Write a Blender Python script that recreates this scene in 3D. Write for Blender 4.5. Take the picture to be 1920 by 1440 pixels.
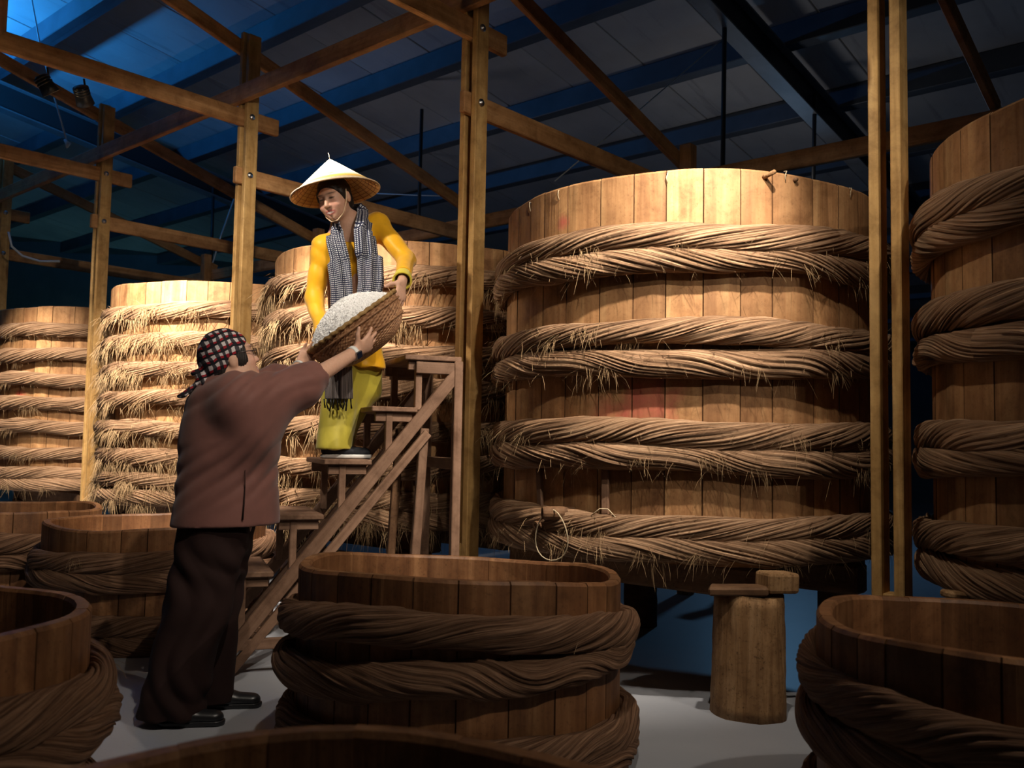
import bpy, bmesh, math, random
import numpy as np
from mathutils import Vector, Matrix

# ------------------------------------------------------------------ clear
for o in list(bpy.data.objects):
    bpy.data.objects.remove(o, do_unlink=True)
scene = bpy.context.scene
COL = scene.collection
PI = math.pi
TAU = 2 * PI

# ------------------------------------------------------------------ camera
FPX = 1720.0                       # focal length in pixels of the 1920x1440 frame
CAM_H = 1.11
PITCH = math.atan(112.0 / FPX)
ROLL = 0.018
cam_data = bpy.data.cameras.new('camera')
cam = bpy.data.objects.new('camera', cam_data)
COL.objects.link(cam)
cam_data.sensor_width = 36.0
cam_data.lens = FPX / 1920.0 * 36.0
cam_rot = Matrix.Rotation(PI / 2 + PITCH, 4, 'X') @ Matrix.Rotation(ROLL, 4, 'Z')
cam.matrix_world = Matrix.Translation((0, 0, CAM_H)) @ cam_rot
cam_data.clip_start = 0.05
cam_data.dof.use_dof = True
cam_data.dof.focus_distance = 4.5
cam_data.dof.aperture_fstop = 4.5
scene.camera = cam

# ------------------------------------------------------------------ world, exposure
world = bpy.data.worlds.new('world')
scene.world = world
world.use_nodes = True
bg = world.node_tree.nodes['Background']
bg.inputs['Color'].default_value = (0.9, 0.8, 0.75, 1)
bg.inputs['Strength'].default_value = 0.022
scene.view_settings.view_transform = 'Standard'
scene.view_settings.look = 'None'
scene.view_settings.gamma = 1.0
scene.view_settings.use_curve_mapping = False
scene.view_settings.exposure = 0.0
LAMP_W = 330.0                     # power of one spot lamp under the tie beams
LAMP_COL = (1.0, 0.88, 0.73)
BLUE_W = 220.0

# ------------------------------------------------------------------ helpers
_CM = cam.matrix_world.copy()
def at(x, y, Y):
    """world point seen at pixel (x, y) of the photograph, at world depth Y (a measuring aid)"""
    d = _CM.to_3x3() @ Vector(((x - 960) / FPX, -(y - 720) / FPX, -1.0))
    return Vector((0, 0, CAM_H)) + d * (Y / d.y)

def link(o, parent=None):
    COL.objects.link(o)
    if parent is not None:
        o.parent = parent
    return o

def mesh_data(name, verts, faces, mat=None, smooth=False, uv=None):
    me = bpy.data.meshes.new(name)
    if isinstance(verts, np.ndarray): verts = verts.tolist()
    if isinstance(faces, np.ndarray): faces = faces.tolist()
    me.from_pydata(verts, [], faces)
    if smooth:
        me.polygons.foreach_set('use_smooth', np.ones(len(me.polygons), dtype=bool))
    if uv is not None:
        l = me.uv_layers.new(name='UVMap')
        l.data.foreach_set('uv', np.asarray(uv, dtype=np.float32).ravel())
    if mat is not None:
        me.materials.append(mat)
    me.update()
    return me

def obj(name, me, parent=None, loc=None, rot=None, mat4=None):
    o = bpy.data.objects.new(name, me)
    link(o, parent)
    if mat4 is not None: o.matrix_local = mat4
    if loc is not None: o.location = loc
    if rot is not None: o.rotation_euler = rot
    return o

def empty(name, loc=(0, 0, 0), rz=0.0):
    o = bpy.data.objects.new(name, None)
    o.empty_display_size = 0.1
    link(o)
    o.location = loc
    o.rotation_euler = (0, 0, rz)
    return o

def tag(o, label, cat, group=None, kind=None):
    o['label'] = label
    o['category'] = cat
    if group: o['group'] = group
    if kind: o['kind'] = kind
    return o

def structure(o):
    o['kind'] = 'structure'
    return o

def bm_mesh(name, bm, mat=None, smooth=False):
    me = bpy.data.meshes.new(name)
    bm.normal_update()
    bm.to_mesh(me); bm.free()
    if smooth:
        me.polygons.foreach_set('use_smooth', np.ones(len(me.polygons), dtype=bool))
    if mat is not None: me.materials.append(mat)
    return me

_box_cache = {}
def box_mesh(sx, sy, sz, mat, bev=0.006, seg=1):
    """bevelled box centred on its origin"""
    key = (round(sx, 4), round(sy, 4), round(sz, 4), mat.name, bev, seg)
    if key in _box_cache: return _box_cache[key]
    bm = bmesh.new()
    bmesh.ops.create_cube(bm, size=1.0)
    for v in bm.verts:
        v.co = Vector((v.co.x * sx, v.co.y * sy, v.co.z * sz))
    if bev > 0:
        bmesh.ops.bevel(bm, geom=list(bm.edges), offset=bev, segments=seg, affect='EDGES', profile=0.5)
    me = bm_mesh('board', bm, mat)
    _box_cache[key] = me
    return me

def frame_from(a, b, up=Vector((0, 0, 1))):
    a = Vector(a); b = Vector(b)
    x = (b - a).normalized()
    y = Vector(up).cross(x)
    if y.length < 1e-4: y = Vector((0, 1, 0)).cross(x) if abs(x.y) < .9 else Vector((1, 0, 0)).cross(x)
    y.normalize()
    z = x.cross(y)
    m = Matrix((x, y, z)).transposed().to_4x4()
    m.translation = (a + b) * 0.5
    return m, (b - a).length

def beam(name, a, b, w, h, mat, parent=None, up=(0, 0, 1), bev=0.006, shift=None):
    """bevelled bar from a to b: w sideways, h along 'up'; a, b in the parent's space"""
    m, L = frame_from(a, b, Vector(up))
    return obj(name, box_mesh(L, w, h, mat, bev), parent, mat4=m)

def tube_geo(path, radii, sides=8, closed=False, cap=True):
    path = [Vector(p) for p in path]
    n = len(path)
    verts, faces = [], []
    T = []
    for i in range(n):
        if closed: t = path[(i + 1) % n] - path[i - 1]
        else: t = path[min(i + 1, n - 1)] - path[max(i - 1, 0)]
        T.append(t.normalized())
    up = Vector((0, 0, 1)) if abs(T[0].z) < .9 else Vector((1, 0, 0))
    nrm = T[0].cross(up).normalized()
    for i in range(n):
        nrm = (nrm - T[i] * nrm.dot(T[i])).normalized()
        bn = T[i].cross(nrm)
        r = radii[i] if hasattr(radii, '__len__') else radii
        for s in range(sides):
            a = TAU * s / sides
            verts.append(path[i] + (nrm * math.cos(a) + bn * math.sin(a)) * r)
    m = n if closed else n - 1
    for i in range(m):
        for s in range(sides):
            a = i * sides + s; b = i * sides + (s + 1) % sides
            c = ((i + 1) % n) * sides + (s + 1) % sides; d = ((i + 1) % n) * sides + s
            faces.append((a, b, c, d))
    if cap and not closed:
        faces.append(tuple(range(sides))[::-1])
        faces.append(tuple((n - 1) * sides + s for s in range(sides)))
    return [tuple(v) for v in verts], faces

def tube(name, path, radii, mat, parent=None, sides=8, closed=False, smooth=True):
    v, f = tube_geo(path, radii, sides, closed)
    return obj(name, mesh_data(name, v, f, mat, smooth), parent)

def lathe_geo(profile, n=32, a0=0.0, a1=TAU):
    """profile: list of (r, z)"""
    full = abs((a1 - a0) - TAU) < 1e-6
    m = n if full else n + 1
    verts, faces = [], []
    for i in range(m):
        a = a0 + (a1 - a0) * i / n
        for r, z in profile:
            verts.append((r * math.cos(a), r * math.sin(a), z))
    k = len(profile)
    for i in range(n):
        j = (i + 1) % m
        for q in range(k - 1):
            faces.append((i * k + q, j * k + q, j * k + q + 1, i * k + q + 1))
    return verts, faces

# ------------------------------------------------------------------ node materials
class NT:
    def __init__(self, name):
        self.m = bpy.data.materials.new(name)
        self.m.use_nodes = True
        self.t = self.m.node_tree
        self.n = self.t.nodes
        self.b = self.n['Principled BSDF']
    def node(self, typ, **kw):
        nd = self.n.new(typ)
        for k, v in kw.items():
            if k.startswith('i_'): nd.inputs[k[2:]].default_value = v
            else: setattr(nd, k, v)
        return nd
    def lk(self, a, b): self.t.links.new(a, b)
    def coords(self, kind='Object', scale=(1, 1, 1), rnd=True, rot=(0, 0, 0)):
        tc = self.node('ShaderNodeTexCoord')
        mp = self.node('ShaderNodeMapping')
        mp.inputs['Scale'].default_value = scale
        mp.inputs['Rotation'].default_value = rot
        src = tc.outputs[kind]
        if rnd:
            oi = self.node('ShaderNodeObjectInfo')
            ml = self.node('ShaderNodeMath', operation='MULTIPLY'); ml.inputs[1].default_value = 37.0
            self.lk(oi.outputs['Random'], ml.inputs[0])
            ad = self.node('ShaderNodeVectorMath', operation='ADD')
            self.lk(src, ad.inputs[0]); self.lk(ml.outputs[0], ad.inputs[1])
            src = ad.outputs[0]
        self.lk(src, mp.inputs['Vector'])
        return mp.outputs[0]
    def noise(self, vec, scale, detail=4, rough=.55, dist=0.0):
        nd = self.node('ShaderNodeTexNoise')
        nd.inputs['Scale'].default_value = scale
        nd.inputs['Detail'].default_value = detail
        nd.inputs['Roughness'].default_value = rough
        nd.inputs['Distortion'].default_value = dist
        if vec is not None: self.lk(vec, nd.inputs['Vector'])
        return nd.outputs['Fac']
    def ramp(self, fac, stops, interp='LINEAR'):
        nd = self.node('ShaderNodeValToRGB')
        cr = nd.color_ramp; cr.interpolation = interp
        while len(cr.elements) < len(stops): cr.elements.new(.5)
        for e, (p, c) in zip(cr.elements, stops):
            e.position = p; e.color = (*c, 1) if len(c) == 3 else c
        self.lk(fac, nd.inputs['Fac'])
        return nd.outputs['Color']
    def mix(self, fac, a, b, mode='MIX'):
        nd = self.node('ShaderNodeMix', data_type='RGBA', blend_type=mode)
        for sock, v in ((nd.inputs[0], fac), (nd.inputs[6], a), (nd.inputs[7], b)):
            if isinstance(v, (int, float)): sock.default_value = v
            elif isinstance(v, tuple): sock.default_value = (*v, 1) if len(v) == 3 else v
            else: self.lk(v, sock)
        return nd.outputs[2]
    def math(self, op, a, b=0.0, c=0.0):
        nd = self.node('ShaderNodeMath', operation=op)
        for i, v in enumerate((a, b, c)):
            if isinstance(v, (int, float)): nd.inputs[i].default_value = v
            else: self.lk(v, nd.inputs[i])
        return nd.outputs[0]
    def bump(self, h, strength=.3, dist=.01):
        nd = self.node('ShaderNodeBump')
        nd.inputs['Strength'].default_value = strength
        nd.inputs['Distance'].default_value = dist
        self.lk(h, nd.inputs['Height'])
        self.lk(nd.outputs[0], self.b.inputs['Normal'])
    def out(self, col, rough=.6, spec=.3, metal=0.0):
        if isinstance(col, tuple): self.b.inputs['Base Color'].default_value = (*col, 1)
        else: self.lk(col, self.b.inputs['Base Color'])
        if isinstance(rough, (int, float)): self.b.inputs['Roughness'].default_value = rough
        else: self.lk(rough, self.b.inputs['Roughness'])
        self.b.inputs['Specular IOR Level'].default_value = spec
        self.b.inputs['Metallic'].default_value = metal
        return self.m

def wood(name, dark, mid, light, axis='X', grain=26.0, var=.45, rough=.7, bump=.25, knots=0.0, stains=(), grime=.5, spec=.25):
    t = NT(name)
    s = [grain, grain, grain]; s['XYZ'.index(axis)] = grain * .06
    v = t.coords('Object', tuple(s))
    g = t.noise(v, 1.0, 6, .6, .6)
    s2 = [3.0, 3.0, 3.0]; s2['XYZ'.index(axis)] = .8
    v2 = t.coords('Object', tuple(s2))
    big = t.noise(v2, 1.0, 5, .6, .3)
    col = t.ramp(g, [(.28, dark), (.5, mid), (.72, light)])
    col = t.mix(t.ramp(big, [(.38, (0, 0, 0)), (.62, (1, 1, 1))]), col, t.mix(.62, col, dark), 'MIX')
    mo = t.noise(t.coords('Object', (1, 1, 1)), 7.0, 6, .68, .4)
    col = t.mix(1.0, col, t.ramp(mo, [(.30, (.55, .50, .46)), (.50, (.92, .90, .88)), (.70, (1.15, 1.15, 1.15))]), 'MULTIPLY')
    oi = t.node('ShaderNodeObjectInfo')
    k = t.math('MULTIPLY_ADD', oi.outputs['Random'], var, 1.0 - var * .55)
    cb = t.node('ShaderNodeCombineColor'); 
    for i in range(3): t.lk(k, cb.inputs[i])
    col = t.mix(1.0, col, cb.outputs[0], 'MULTIPLY')
    if knots:
        vo = t.node('ShaderNodeTexVoronoi'); 
        s3 = [9, 9, 9]; s3['XYZ'.index(axis)] = 2.2
        t.lk(t.coords('Object', tuple(s3)), vo.inputs['Vector']); vo.inputs['Scale'].default_value = .55
        kf = t.ramp(vo.outputs['Distance'], [(0, (1, 1, 1)), (.06, (.9, .9, .9)), (.12, (0, 0, 0))])
        col = t.mix(t.math('MULTIPLY', kf, knots), col, (dark[0] * .45, dark[1] * .35, dark[2] * .3))
    if grime:
        v3 = t.coords('Object', (1, 1, 1))
        gr = t.noise(v3, 70.0, 3, .7)
        col = t.mix(t.ramp(gr, [(.57, (0, 0, 0)), (.70, (grime, grime, grime))]), col, (dark[0] * .3, dark[1] * .28, dark[2] * .25))
        g2 = t.noise(t.coords('Object', (1, 1, 1)), 24.0, 5, .75)
        col = t.mix(t.ramp(g2, [(.56, (0, 0, 0)), (.72, (grime * .8, grime * .8, grime * .8))]), col, (dark[0] * .6, dark[1] * .5, dark[2] * .45))
    for (pos, rad, c, amt) in stains:
        ge = t.node('ShaderNodeNewGeometry')
        vm = t.node('ShaderNodeVectorMath', operation='DISTANCE')
        t.lk(ge.outputs['Position'], vm.inputs[0]); vm.inputs[1].default_value = pos
        nz = t.noise(ge.outputs['Position'], 9.0, 4, .6)
        dd = t.math('ADD', t.math('DIVIDE', vm.outputs['Value'], rad), t.math('MULTIPLY_ADD', nz, 1.8, -.9))
        f = t.ramp(dd, [(.25, (amt, amt, amt)), (.95, (0, 0, 0))])
        col = t.mix(f, col, c)
    t.bump(t.math('ADD', g, t.math('MULTIPLY', big, .8)), bump, .012)
    return t.out(col, rough, spec)
# ================================================================== materials
STAIN_RED = (.42, .10, .07)
M = {}
M['vat'] = wood('vat_wood', (.24, .115, .050), (.45, .245, .108), (.58, .36, .17), 'Z', 16, .5, .62, .3, 0, grime=.35)
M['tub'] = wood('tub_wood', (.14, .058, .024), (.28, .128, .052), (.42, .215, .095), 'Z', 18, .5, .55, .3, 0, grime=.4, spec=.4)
M['pine'] = wood('pine_timber', (.40, .22, .07), (.60, .37, .14), (.72, .48, .21), 'X', 22, .25, .6, .15, .9, grime=.15)
M['timber'] = wood('roof_timber', (.30, .145, .055), (.50, .265, .110), (.66, .39, .18), 'X', 22, .3, .65, .2, .8, grime=.25)
M['stair'] = wood('stair_timber', (.155, .085, .052), (.255, .15, .098), (.34, .21, .14), 'X', 26, .3, .6, .2, .2, grime=.2)
M['log'] = wood('log_bark', (.17, .085, .035), (.38, .225, .105), (.54, .35, .19), 'Z', 30, .2, .75, .9, .3, grime=.7)
M['darkwood'] = wood('bearer_timber', (.09, .045, .022), (.16, .085, .042), (.23, .13, .07), 'X', 22, .4, .75, .2, .2)

def rope_mat(name, dark, mid, light):
    t = NT(name)
    g = t.noise(t.coords('UV', (46, 150, 1)), 1.0, 5, .7, .35)
    b = t.noise(t.coords('UV', (9, 14, 1)), 1.0, 3, .6)
    f2 = t.noise(t.coords('UV', (10, 48, 1)), 1.0, 2, .5)
    col = t.ramp(g, [(.30, dark), (.47, mid), (.68, light)])
    col = t.mix(t.ramp(b, [(.35, (0, 0, 0)), (.65, (.5, .5, .5))]), col, dark)
    col = t.mix(1.0, col, t.ramp(f2, [(.32, (.45, .40, .36)), (.5, (.95, .93, .9)), (.7, (1.3, 1.3, 1.3))]), 'MULTIPLY')
    t.bump(t.math('ADD', g, t.math('MULTIPLY', f2, 1.5)), .7, .014)
    return t.out(col, .75, .2)
M['rope'] = rope_mat('rope_fibre', (.12, .060, .032), (.38, .225, .130), (.56, .39, .25))
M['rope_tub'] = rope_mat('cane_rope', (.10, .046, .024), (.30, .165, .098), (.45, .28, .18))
def plain(name, col, rough=.6, spec=.3, metal=0.0, noise=0.0, nscale=20.0, emit=None, bump=0.0):
    t = NT(name)
    c = col
    if noise:
        nz = t.noise(t.coords('Object', (1, 1, 1)), nscale, 4, .6)
        lo = tuple(x * (1 - noise) for x in col); hi = tuple(min(1, x * (1 + noise)) for x in col)
        c = t.ramp(nz, [(.3, lo), (.7, hi)])
        if bump: t.bump(nz, bump, .01)
    t.out(c, rough, spec, metal)
    if emit:
        t.b.inputs['Emission Color'].default_value = (*emit[0], 1)
        t.b.inputs['Emission Strength'].default_value = emit[1]
    return t.m
M['joint'] = plain('dark_joint', (.07, .032, .014), .8, .1)  # dark colour for the chamfer faces along the stave joints
M['fibre'] = plain('loose_fibre', (.42, .28, .15), .7, .2)
M['steel'] = plain('painted_steel', (.16, .17, .19), .5, .4, 0, .2, 3)
M['purlin'] = plain('purlin_steel', (.07, .085, .11), .5, .4, 0, .2, 3)
M['darksteel'] = plain('dark_steel', (.03, .032, .036), .45, .4)
M['black'] = plain('black_metal', (.012, .012, .013), .35, .5)
M['chrome'] = plain('bolt_metal', (.55, .55, .55), .3, .5, 1.0)
M['wire'] = plain('pale_wire', (.55, .62, .68), .6)
M['string'] = plain('pale_string', (.50, .40, .26), .8)
M['wall'] = plain('wall_paint', (.10, .14, .17), .7, .2, 0, .15, 1.2)

# roof sheet: pale foil-backed panel, slightly stained
t = NT('roof_sheet')
v = t.coords('Object', (1, 1, 1))
nz = t.noise(v, .9, 5, .6)
col = t.ramp(nz, [(.3, (.30, .31, .34)), (.7, (.44, .45, .47))])
st = t.noise(t.coords('Object', (.6, 7, 1)), 1.0, 4, .6)
col = t.mix(t.ramp(st, [(.58, (0, 0, 0)), (.72, (.6, .6, .6))]), col, (.16, .16, .18))
t.bump(nz, .2, .02)
M['roof'] = t.out(col, .55, .3)

# floor: smooth grey screed
t = NT('floor_screed')
v = t.coords('Object', (1, 1, 1), rnd=False)
n1 = t.noise(v, .8, 6, .6); n2 = t.noise(v, 60, 3, .6)
col = t.ramp(n1, [(.3, (.33, .345, .39)), (.7, (.42, .435, .475))])
col = t.mix(t.ramp(n2, [(.62, (0, 0, 0)), (.75, (.35, .35, .35))]), col, (.2, .2, .22))
t.bump(n1, .08, .02)
M['floor'] = t.out(col, .42, .35)

# ================================================================== layout grid
E1 = Vector((-math.sin(math.radians(48.9)), math.cos(math.radians(48.9)), 0))   # along the row of vats, away to the left
E2 = Vector((E1.y, -E1.x, 0))                                              # across the row, away to the right
STEP = 2.34
P0 = Vector((-.25, 5.2, 0))
V0 = Vector((.945, 4.98, 0))
def post_at(k): return P0 + E1 * STEP * k
VATS = {-1: (2.66, 3.44), 0: (.945, 4.98), 1: (-.70, 6.52), 2: (-2.50, 8.08), 3: (-4.28, 9.64)}
def vat_at(k): return Vector((*VATS[k], 0))
GRID_RZ = math.atan2(E1.y, E1.x)           # local x = E1, local y = -E2

# ================================================================== setting
structure(obj('floor', mesh_data('floor', [(-16, -4, 0), (18, -4, 0), (18, 22, 0), (-16, 22, 0)], [(0, 1, 2, 3)], M['floor'])))
def wall(name, a, b, h):
    a = Vector(a); b = Vector(b)
    m, L = frame_from(a, b)
    m.translation = (a + b) * .5 + Vector((0, 0, h / 2))
    return structure(obj(name, box_mesh(L, .2, h, M['wall'], 0), mat4=m))
wall('wall_back', (-16, 20, 0), (18, 20, 0), 6.2)
wall('wall_left', (-13, -4, 0), (-13, 20, 0), 9.0)
wall('wall_right', (14, -4, 0), (14, 20, 0), 7.5)

# roof: sheets on steel purlins, falling away along E2
ROOF_Z0, ROOF_S, Q0 = 6.1, .155, 3.71
def roof_z(q): return ROOF_Z0 - ROOF_S * (q - Q0)
def rp(p, q, dz=0.0): return E1 * p + E2 * q + Vector((0, 0, roof_z(q) + dz))
roof = structure(empty('ceiling'))
QA, QB = -3.0, 24.0
L = (rp(0, QB) - rp(0, QA)).length
sheet_w = 1.0
for i in range(-13, 22):
    a, b = rp(i * sheet_w, QA), rp(i * sheet_w, QB)
    m, LL = frame_from(a, b)
    m.translation = m.translation + Vector((0, 0, .004 * (i % 2)))
    obj('roof_sheet', box_mesh(LL, sheet_w - .012, .03, M['roof'], .006), roof, mat4=m)
q = QA + .3
while q < QB:
    beam('purlin', rp(-13, q, -.13), rp(21.5, q, -.13), .11, .24, M['purlin'], roof, bev=.008)
    beam('purlin_flange', rp(-13, q + .05, -.235), rp(21.5, q + .05, -.235), .12, .012, M['purlin'], roof, bev=.002)
    q += 1.4
for p in (-5.07, 3.93, 12.93):
    g = structure(empty('trim_1' if p < -5 else ('trim_2' if p < 4 else 'trim_3')))
    beam('web', rp(p, QA, -.42), rp(p, QB, -.42), .03, .34, M['darksteel'], g, bev=.003)
    for dz in (-.25, -.59):
        beam('flange', rp(p, QA, dz), rp(p, QB, dz), .18, .02, M['steel'], g, bev=.003)

# ================================================================== timber frame
POST_NAME = {-2: 'past the right edge', -1: 'between the two tallest rope-bound vats on the right',
             0: 'right of the stair top, tallest-looking in the middle', 1: 'behind the headscarf, left of the stair',
             2: 'between the two far-left vats', 3: 'at the left edge of the picture'}
TIE_Z, PLATE_Z, LOW_Z, TOP_Z = 3.50, 3.665, 3.06, 4.13
RAF_S = math.tan(math.radians(16))
hex_v, hex_f = lathe_geo([(0, .016), (.010, .016), (.012, .010), (.022, .009), (.022, 0), (0, 0)], 10)
bolt_me = mesh_data('bolt', hex_v, hex_f, M['chrome'], True)
rod_v, rod_f = None, None
def twin_post(k):
    p = post_at(k)
    g = empty('timber_post', p, GRID_RZ)
    off = .0435
    top = TOP_Z
    for s in (-1, 1):
        beam('plank', (s * off, 0, 0), (s * off, 0, top + (.04 if s > 0 else 0)), .10, .04, M['pine'], g, up=(1, 0, 0), bev=.004)
    for z in (.5, LOW_Z):
        beam('spacer_block', (0, 0, z - .05), (0, 0, z + .05), .085, .045, M['pine'], g, up=(1, 0, 0), bev=.003)
    for z in (TIE_Z, LOW_Z):
        b = obj('bolt', bolt_me, g, loc=(-(off + .021), .01, z), rot=(0, -PI / 2, 0))
    tag(g, 'twin-plank pine post ' + POST_NAME[k], 'post', 'twin-plank posts in a row before the vats')
    return g
for k in range(-1, 4): twin_post(k)

PLACE = {-2: 'off to the right', -1: 'over the front right tub', 0: 'through the middle post above the stair',
         1: 'carrying the two lamps at upper left', 2: 'below the lamps at the left edge', 3: 'lowest, at the far left edge'}
for k in range(-2, 4):
    p = post_at(k)
    t_ = beam('tie_beam', p - E2 * 2.7 + Vector((0, 0, TIE_Z)), p + E2 * .26 + Vector((0, 0, TIE_Z)), .044, .125, M['timber'])
    tag(t_, 'short timber tie beam ' + PLACE[k], 'beam', 'tie beams through the twin posts')
for k in range(0, 4):
    p = post_at(k)
    t_ = beam('cross_beam', p - E2 * .1 + Vector((0, 0, LOW_Z)), p + E2 * 2.55 + Vector((0, 0, LOW_Z)), .044, .125, M['timber'])
    tag(t_, 'lower timber cross beam running back ' + {0: 'from the middle post above the big vat', 1: 'behind the conical hat',
        2: 'left of the stair post above the second vat', 3: 'above the far-left vat'}[k], 'beam', 'lower cross beams over the vats')
RAFN = {-1: 'reddish, in the top right corner', 0: 'falling to a short post above the big vat',
        1: 'from the top edge down past the conical hat', 2: 'from the left edge down behind the stair post', 3: 'lowest at the far left'}
for k in (-1, 0, 1, 2, 3):
    p = post_at(k) + E1 * (.0875 if k >= 0 else .2)
    z0 = TOP_Z - .07
    tag(beam('rafter', p - E2 * 2.9 + Vector((0, 0, z0 + 2.9 * RAF_S)), p + E2 * 2.62 + Vector((0, 0, z0 - 2.62 * RAF_S)), .045, .11, M['timber']),
        'sloping timber rafter ' + RAFN[k], 'rafter', 'sloping rafters')
# long plates along the row
a = post_at(-2) - E2 * .078; b = post_at(4.6) - E2 * .078
tag(beam('wall_plate', a + Vector((0, 0, PLATE_Z)), b + Vector((0, 0, PLATE_Z)), .05, .13, M['timber']),
    'long timber plate crossing the front of all the posts', 'beam')
BR = 2.42
a = post_at(-1.9) + E2 * (BR + .08); b = post_at(4) + E2 * (BR + .08)
tag(beam('wall_plate', a + Vector((0, 0, 3.2)), b + Vector((0, 0, 3.2)), .05, .13, M['timber']),
    'long dim timber plate behind the big vat', 'beam')
for k in range(0, 4):
    p = post_at(k) + E2 * BR
    tag(beam('back_post', p, p + Vector((0, 0, 3.46)), .10, .10, M['timber'], up=(E1.x, E1.y, 0)),
        'short-looking back post showing ' + {0: 'just above the big vat rim', 1: 'behind the middle post', 2: 'behind the vat the woman stands before', 3: 'above the second vat from the left'}[k],
        'post', 'back row posts')
# king strut at the upper left corner
p = post_at(1) - E2 * 1.74
tag(beam('strut', p + Vector((0, 0, TIE_Z + .03)), p + Vector((0, 0, TIE_Z + 1.05)), .09, .05, M['timber'], up=(1, 0, 0)),
    'upright timber strut in the upper left corner above the lamp beam', 'strut')

# ================================================================== lamps
can_v, can_f = lathe_geo([(.0, -.065), (.030, -.065), (.040, -.055), (.044, -.02), (.052, .02), (.058, .055), (.055, .055), (.046, .02), (.0, .012)], 20)
can_me = mesh_data('housing', can_v, can_f, M['black'], True)
bulb_me = mesh_data('bulb', *lathe_geo([(0, .0), (.012, .004), (.018, .02), (.016, .034), (.008, .042), (0, .044)], 12),
                    plain('lamp_glow', (1, .8, .5), .4, emit=((1.0, .72, .38), 30.0)), True)
fin_me = mesh_data('cooling_ring', *lathe_geo([(.043, -.006), (.050, -.006), (.050, .006), (.043, .006)], 20), M['black'], True)
LAMPN = {-2: 'right of the frame', -1: 'above the front tubs', 0: 'above the stair', 1: 'under the upper left beam', 2: 'under the second beam at left'}
def lamp(pos, target, label, power, size=112, blend=1.0):
    pos = Vector(pos); d = (Vector(target) - pos).normalized()
    g = empty('spot_lamp', pos)
    q_ = d.to_track_quat('Z', 'Y')
    mm = q_.to_matrix().to_4x4()
    obj('housing', can_me, g, mat4=mm.copy())
    for s in range(3):
        m2 = mm.copy(); m2.translation = mm.to_3x3() @ Vector((0, 0, -.05 + s * .018)); obj('cooling_ring', fin_me, g, mat4=m2)
    m2 = mm.copy(); m2.translation = mm.to_3x3() @ Vector((0, 0, .008))
    obj('bulb', bulb_me, g, mat4=m2)
    tube('bracket', [(0, 0, .0) , (.0, .03, .05), (0, 0, .115)], .007, M['black'], g, 6)
    ld = bpy.data.lights.new('spot_light', 'SPOT')
    ld.energy = power; ld.color = LAMP_COL; ld.spot_size = math.radians(size); ld.spot_blend = blend
    ld.shadow_soft_size = .03
    lo = bpy.data.objects.new('spot_light', ld); link(lo, g)
    m3 = d.to_track_quat('-Z', 'Y').to_matrix().to_4x4(); m3.translation = d * .062
    lo.matrix_local = m3
    tag(g, label, 'lamp', 'spot lamps under the tie beams')
    return g
WIDE = {-2: .14, -1: .20, 0: .32, 1: .07, 2: .12}
AIM = {-2: (640, 960, 3.8), -1: (1245, 440, 4.0), 0: (575, 770, 5.7), 1: (290, 620, 7.2), 2: (60, 850, 8.8)}
for k, pw in ((-2, .40), (-1, 1.75), (0, 2.9), (1, 3.8), (2, 1.7)):
    for j, tt in enumerate((.84 if k == -1 else 1.22, 1.45)):
        p = post_at(k) - E2 * tt + Vector((0, 0, TIE_Z - .19))
        tgt = at(*AIM[k]) if j == 0 or k == -2 else (post_at({0: 1, -1: -.45}.get(k, k)) + Vector((0, 0, 1.5)))
        lamp(p, tgt, 'small black spot lamp ' + LAMPN[k] + (', nearer the post' if j == 0 else ', farther from the post'),
             LAMP_W * pw * (1.0 if j == 0 else WIDE[k]), *(({0: 56, 1: 64, -2: 84}.get(k, 58), 1.0) if j == 0 else (120 if k == -2 else (108 if k == -1 else 92), 1.0)))

lamp(post_at(0) - E2 * 2.35 + Vector((0, 0, TIE_Z - .19)), at(632, 500, 4.75), 'small black spot lamp at the near end of the beam above the stair', 190, 46, .9)

lamp(post_at(-1) - E2 * 2.35 + Vector((0, 0, TIE_Z - .19)), at(270, 1080, 4.6), 'small black spot lamp at the near end of the beam over the front tubs', 130, 60, 1.0)

# blue floods: one washing the roof at the left, one low behind the vats
def flood(pos, target, power, label, col=(.03, .36, 1.0), size=.5):
    pos = Vector(pos); d = (Vector(target) - pos).normalized()
    g = empty('flood_lamp', pos)
    mm = d.to_track_quat('Z', 'Y').to_matrix().to_4x4()
    m2 = mm.copy(); m2.translation = mm.to_3x3() @ Vector((0, 0, -.05))
    obj('housing', box_mesh(size + .04, size * .5 + .04, .08, M['black'], .01), g, mat4=m2)
    ld = bpy.data.lights.new('flood_light', 'AREA'); ld.shape = 'RECTANGLE'; ld.size = size; ld.size_y = size * .5
    ld.energy = power; ld.color = col
    lo = bpy.data.objects.new('flood_light', ld); link(lo, g)
    lo.matrix_local = d.to_track_quat('-Z', 'Y').to_matrix().to_4x4()
    tag(g, label, 'lamp')
flood((-7.4, 9.6, 5.2), (-6.9, 9.9, 6.6), BLUE_W, 'blue flood lamp washing the roof, beyond the left edge')
flood((3.4, 11.5, 3.2), (2.2, 8.5, 0.0), 22, 'blue flood lamp lighting the floor behind the big vat', (.25, .58, 1.0), .3)

flood((2.3, 9.6, 3.0), (3.2, 10.2, 6.0), 4.0, 'added unseen fill light for the roof behind the big vat', (1.0, .93, .88), .3)  # fill light added out of sight to lift the grey roof sheets
flood((-2.0, 11.2, 2.6), (-1.2, 11.8, 6.0), 4.2, 'added unseen fill light for the roof behind the shaggy vats', (1.0, .90, .92), .3)  # second added fill, hidden behind the vats, for the roof further left

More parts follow.
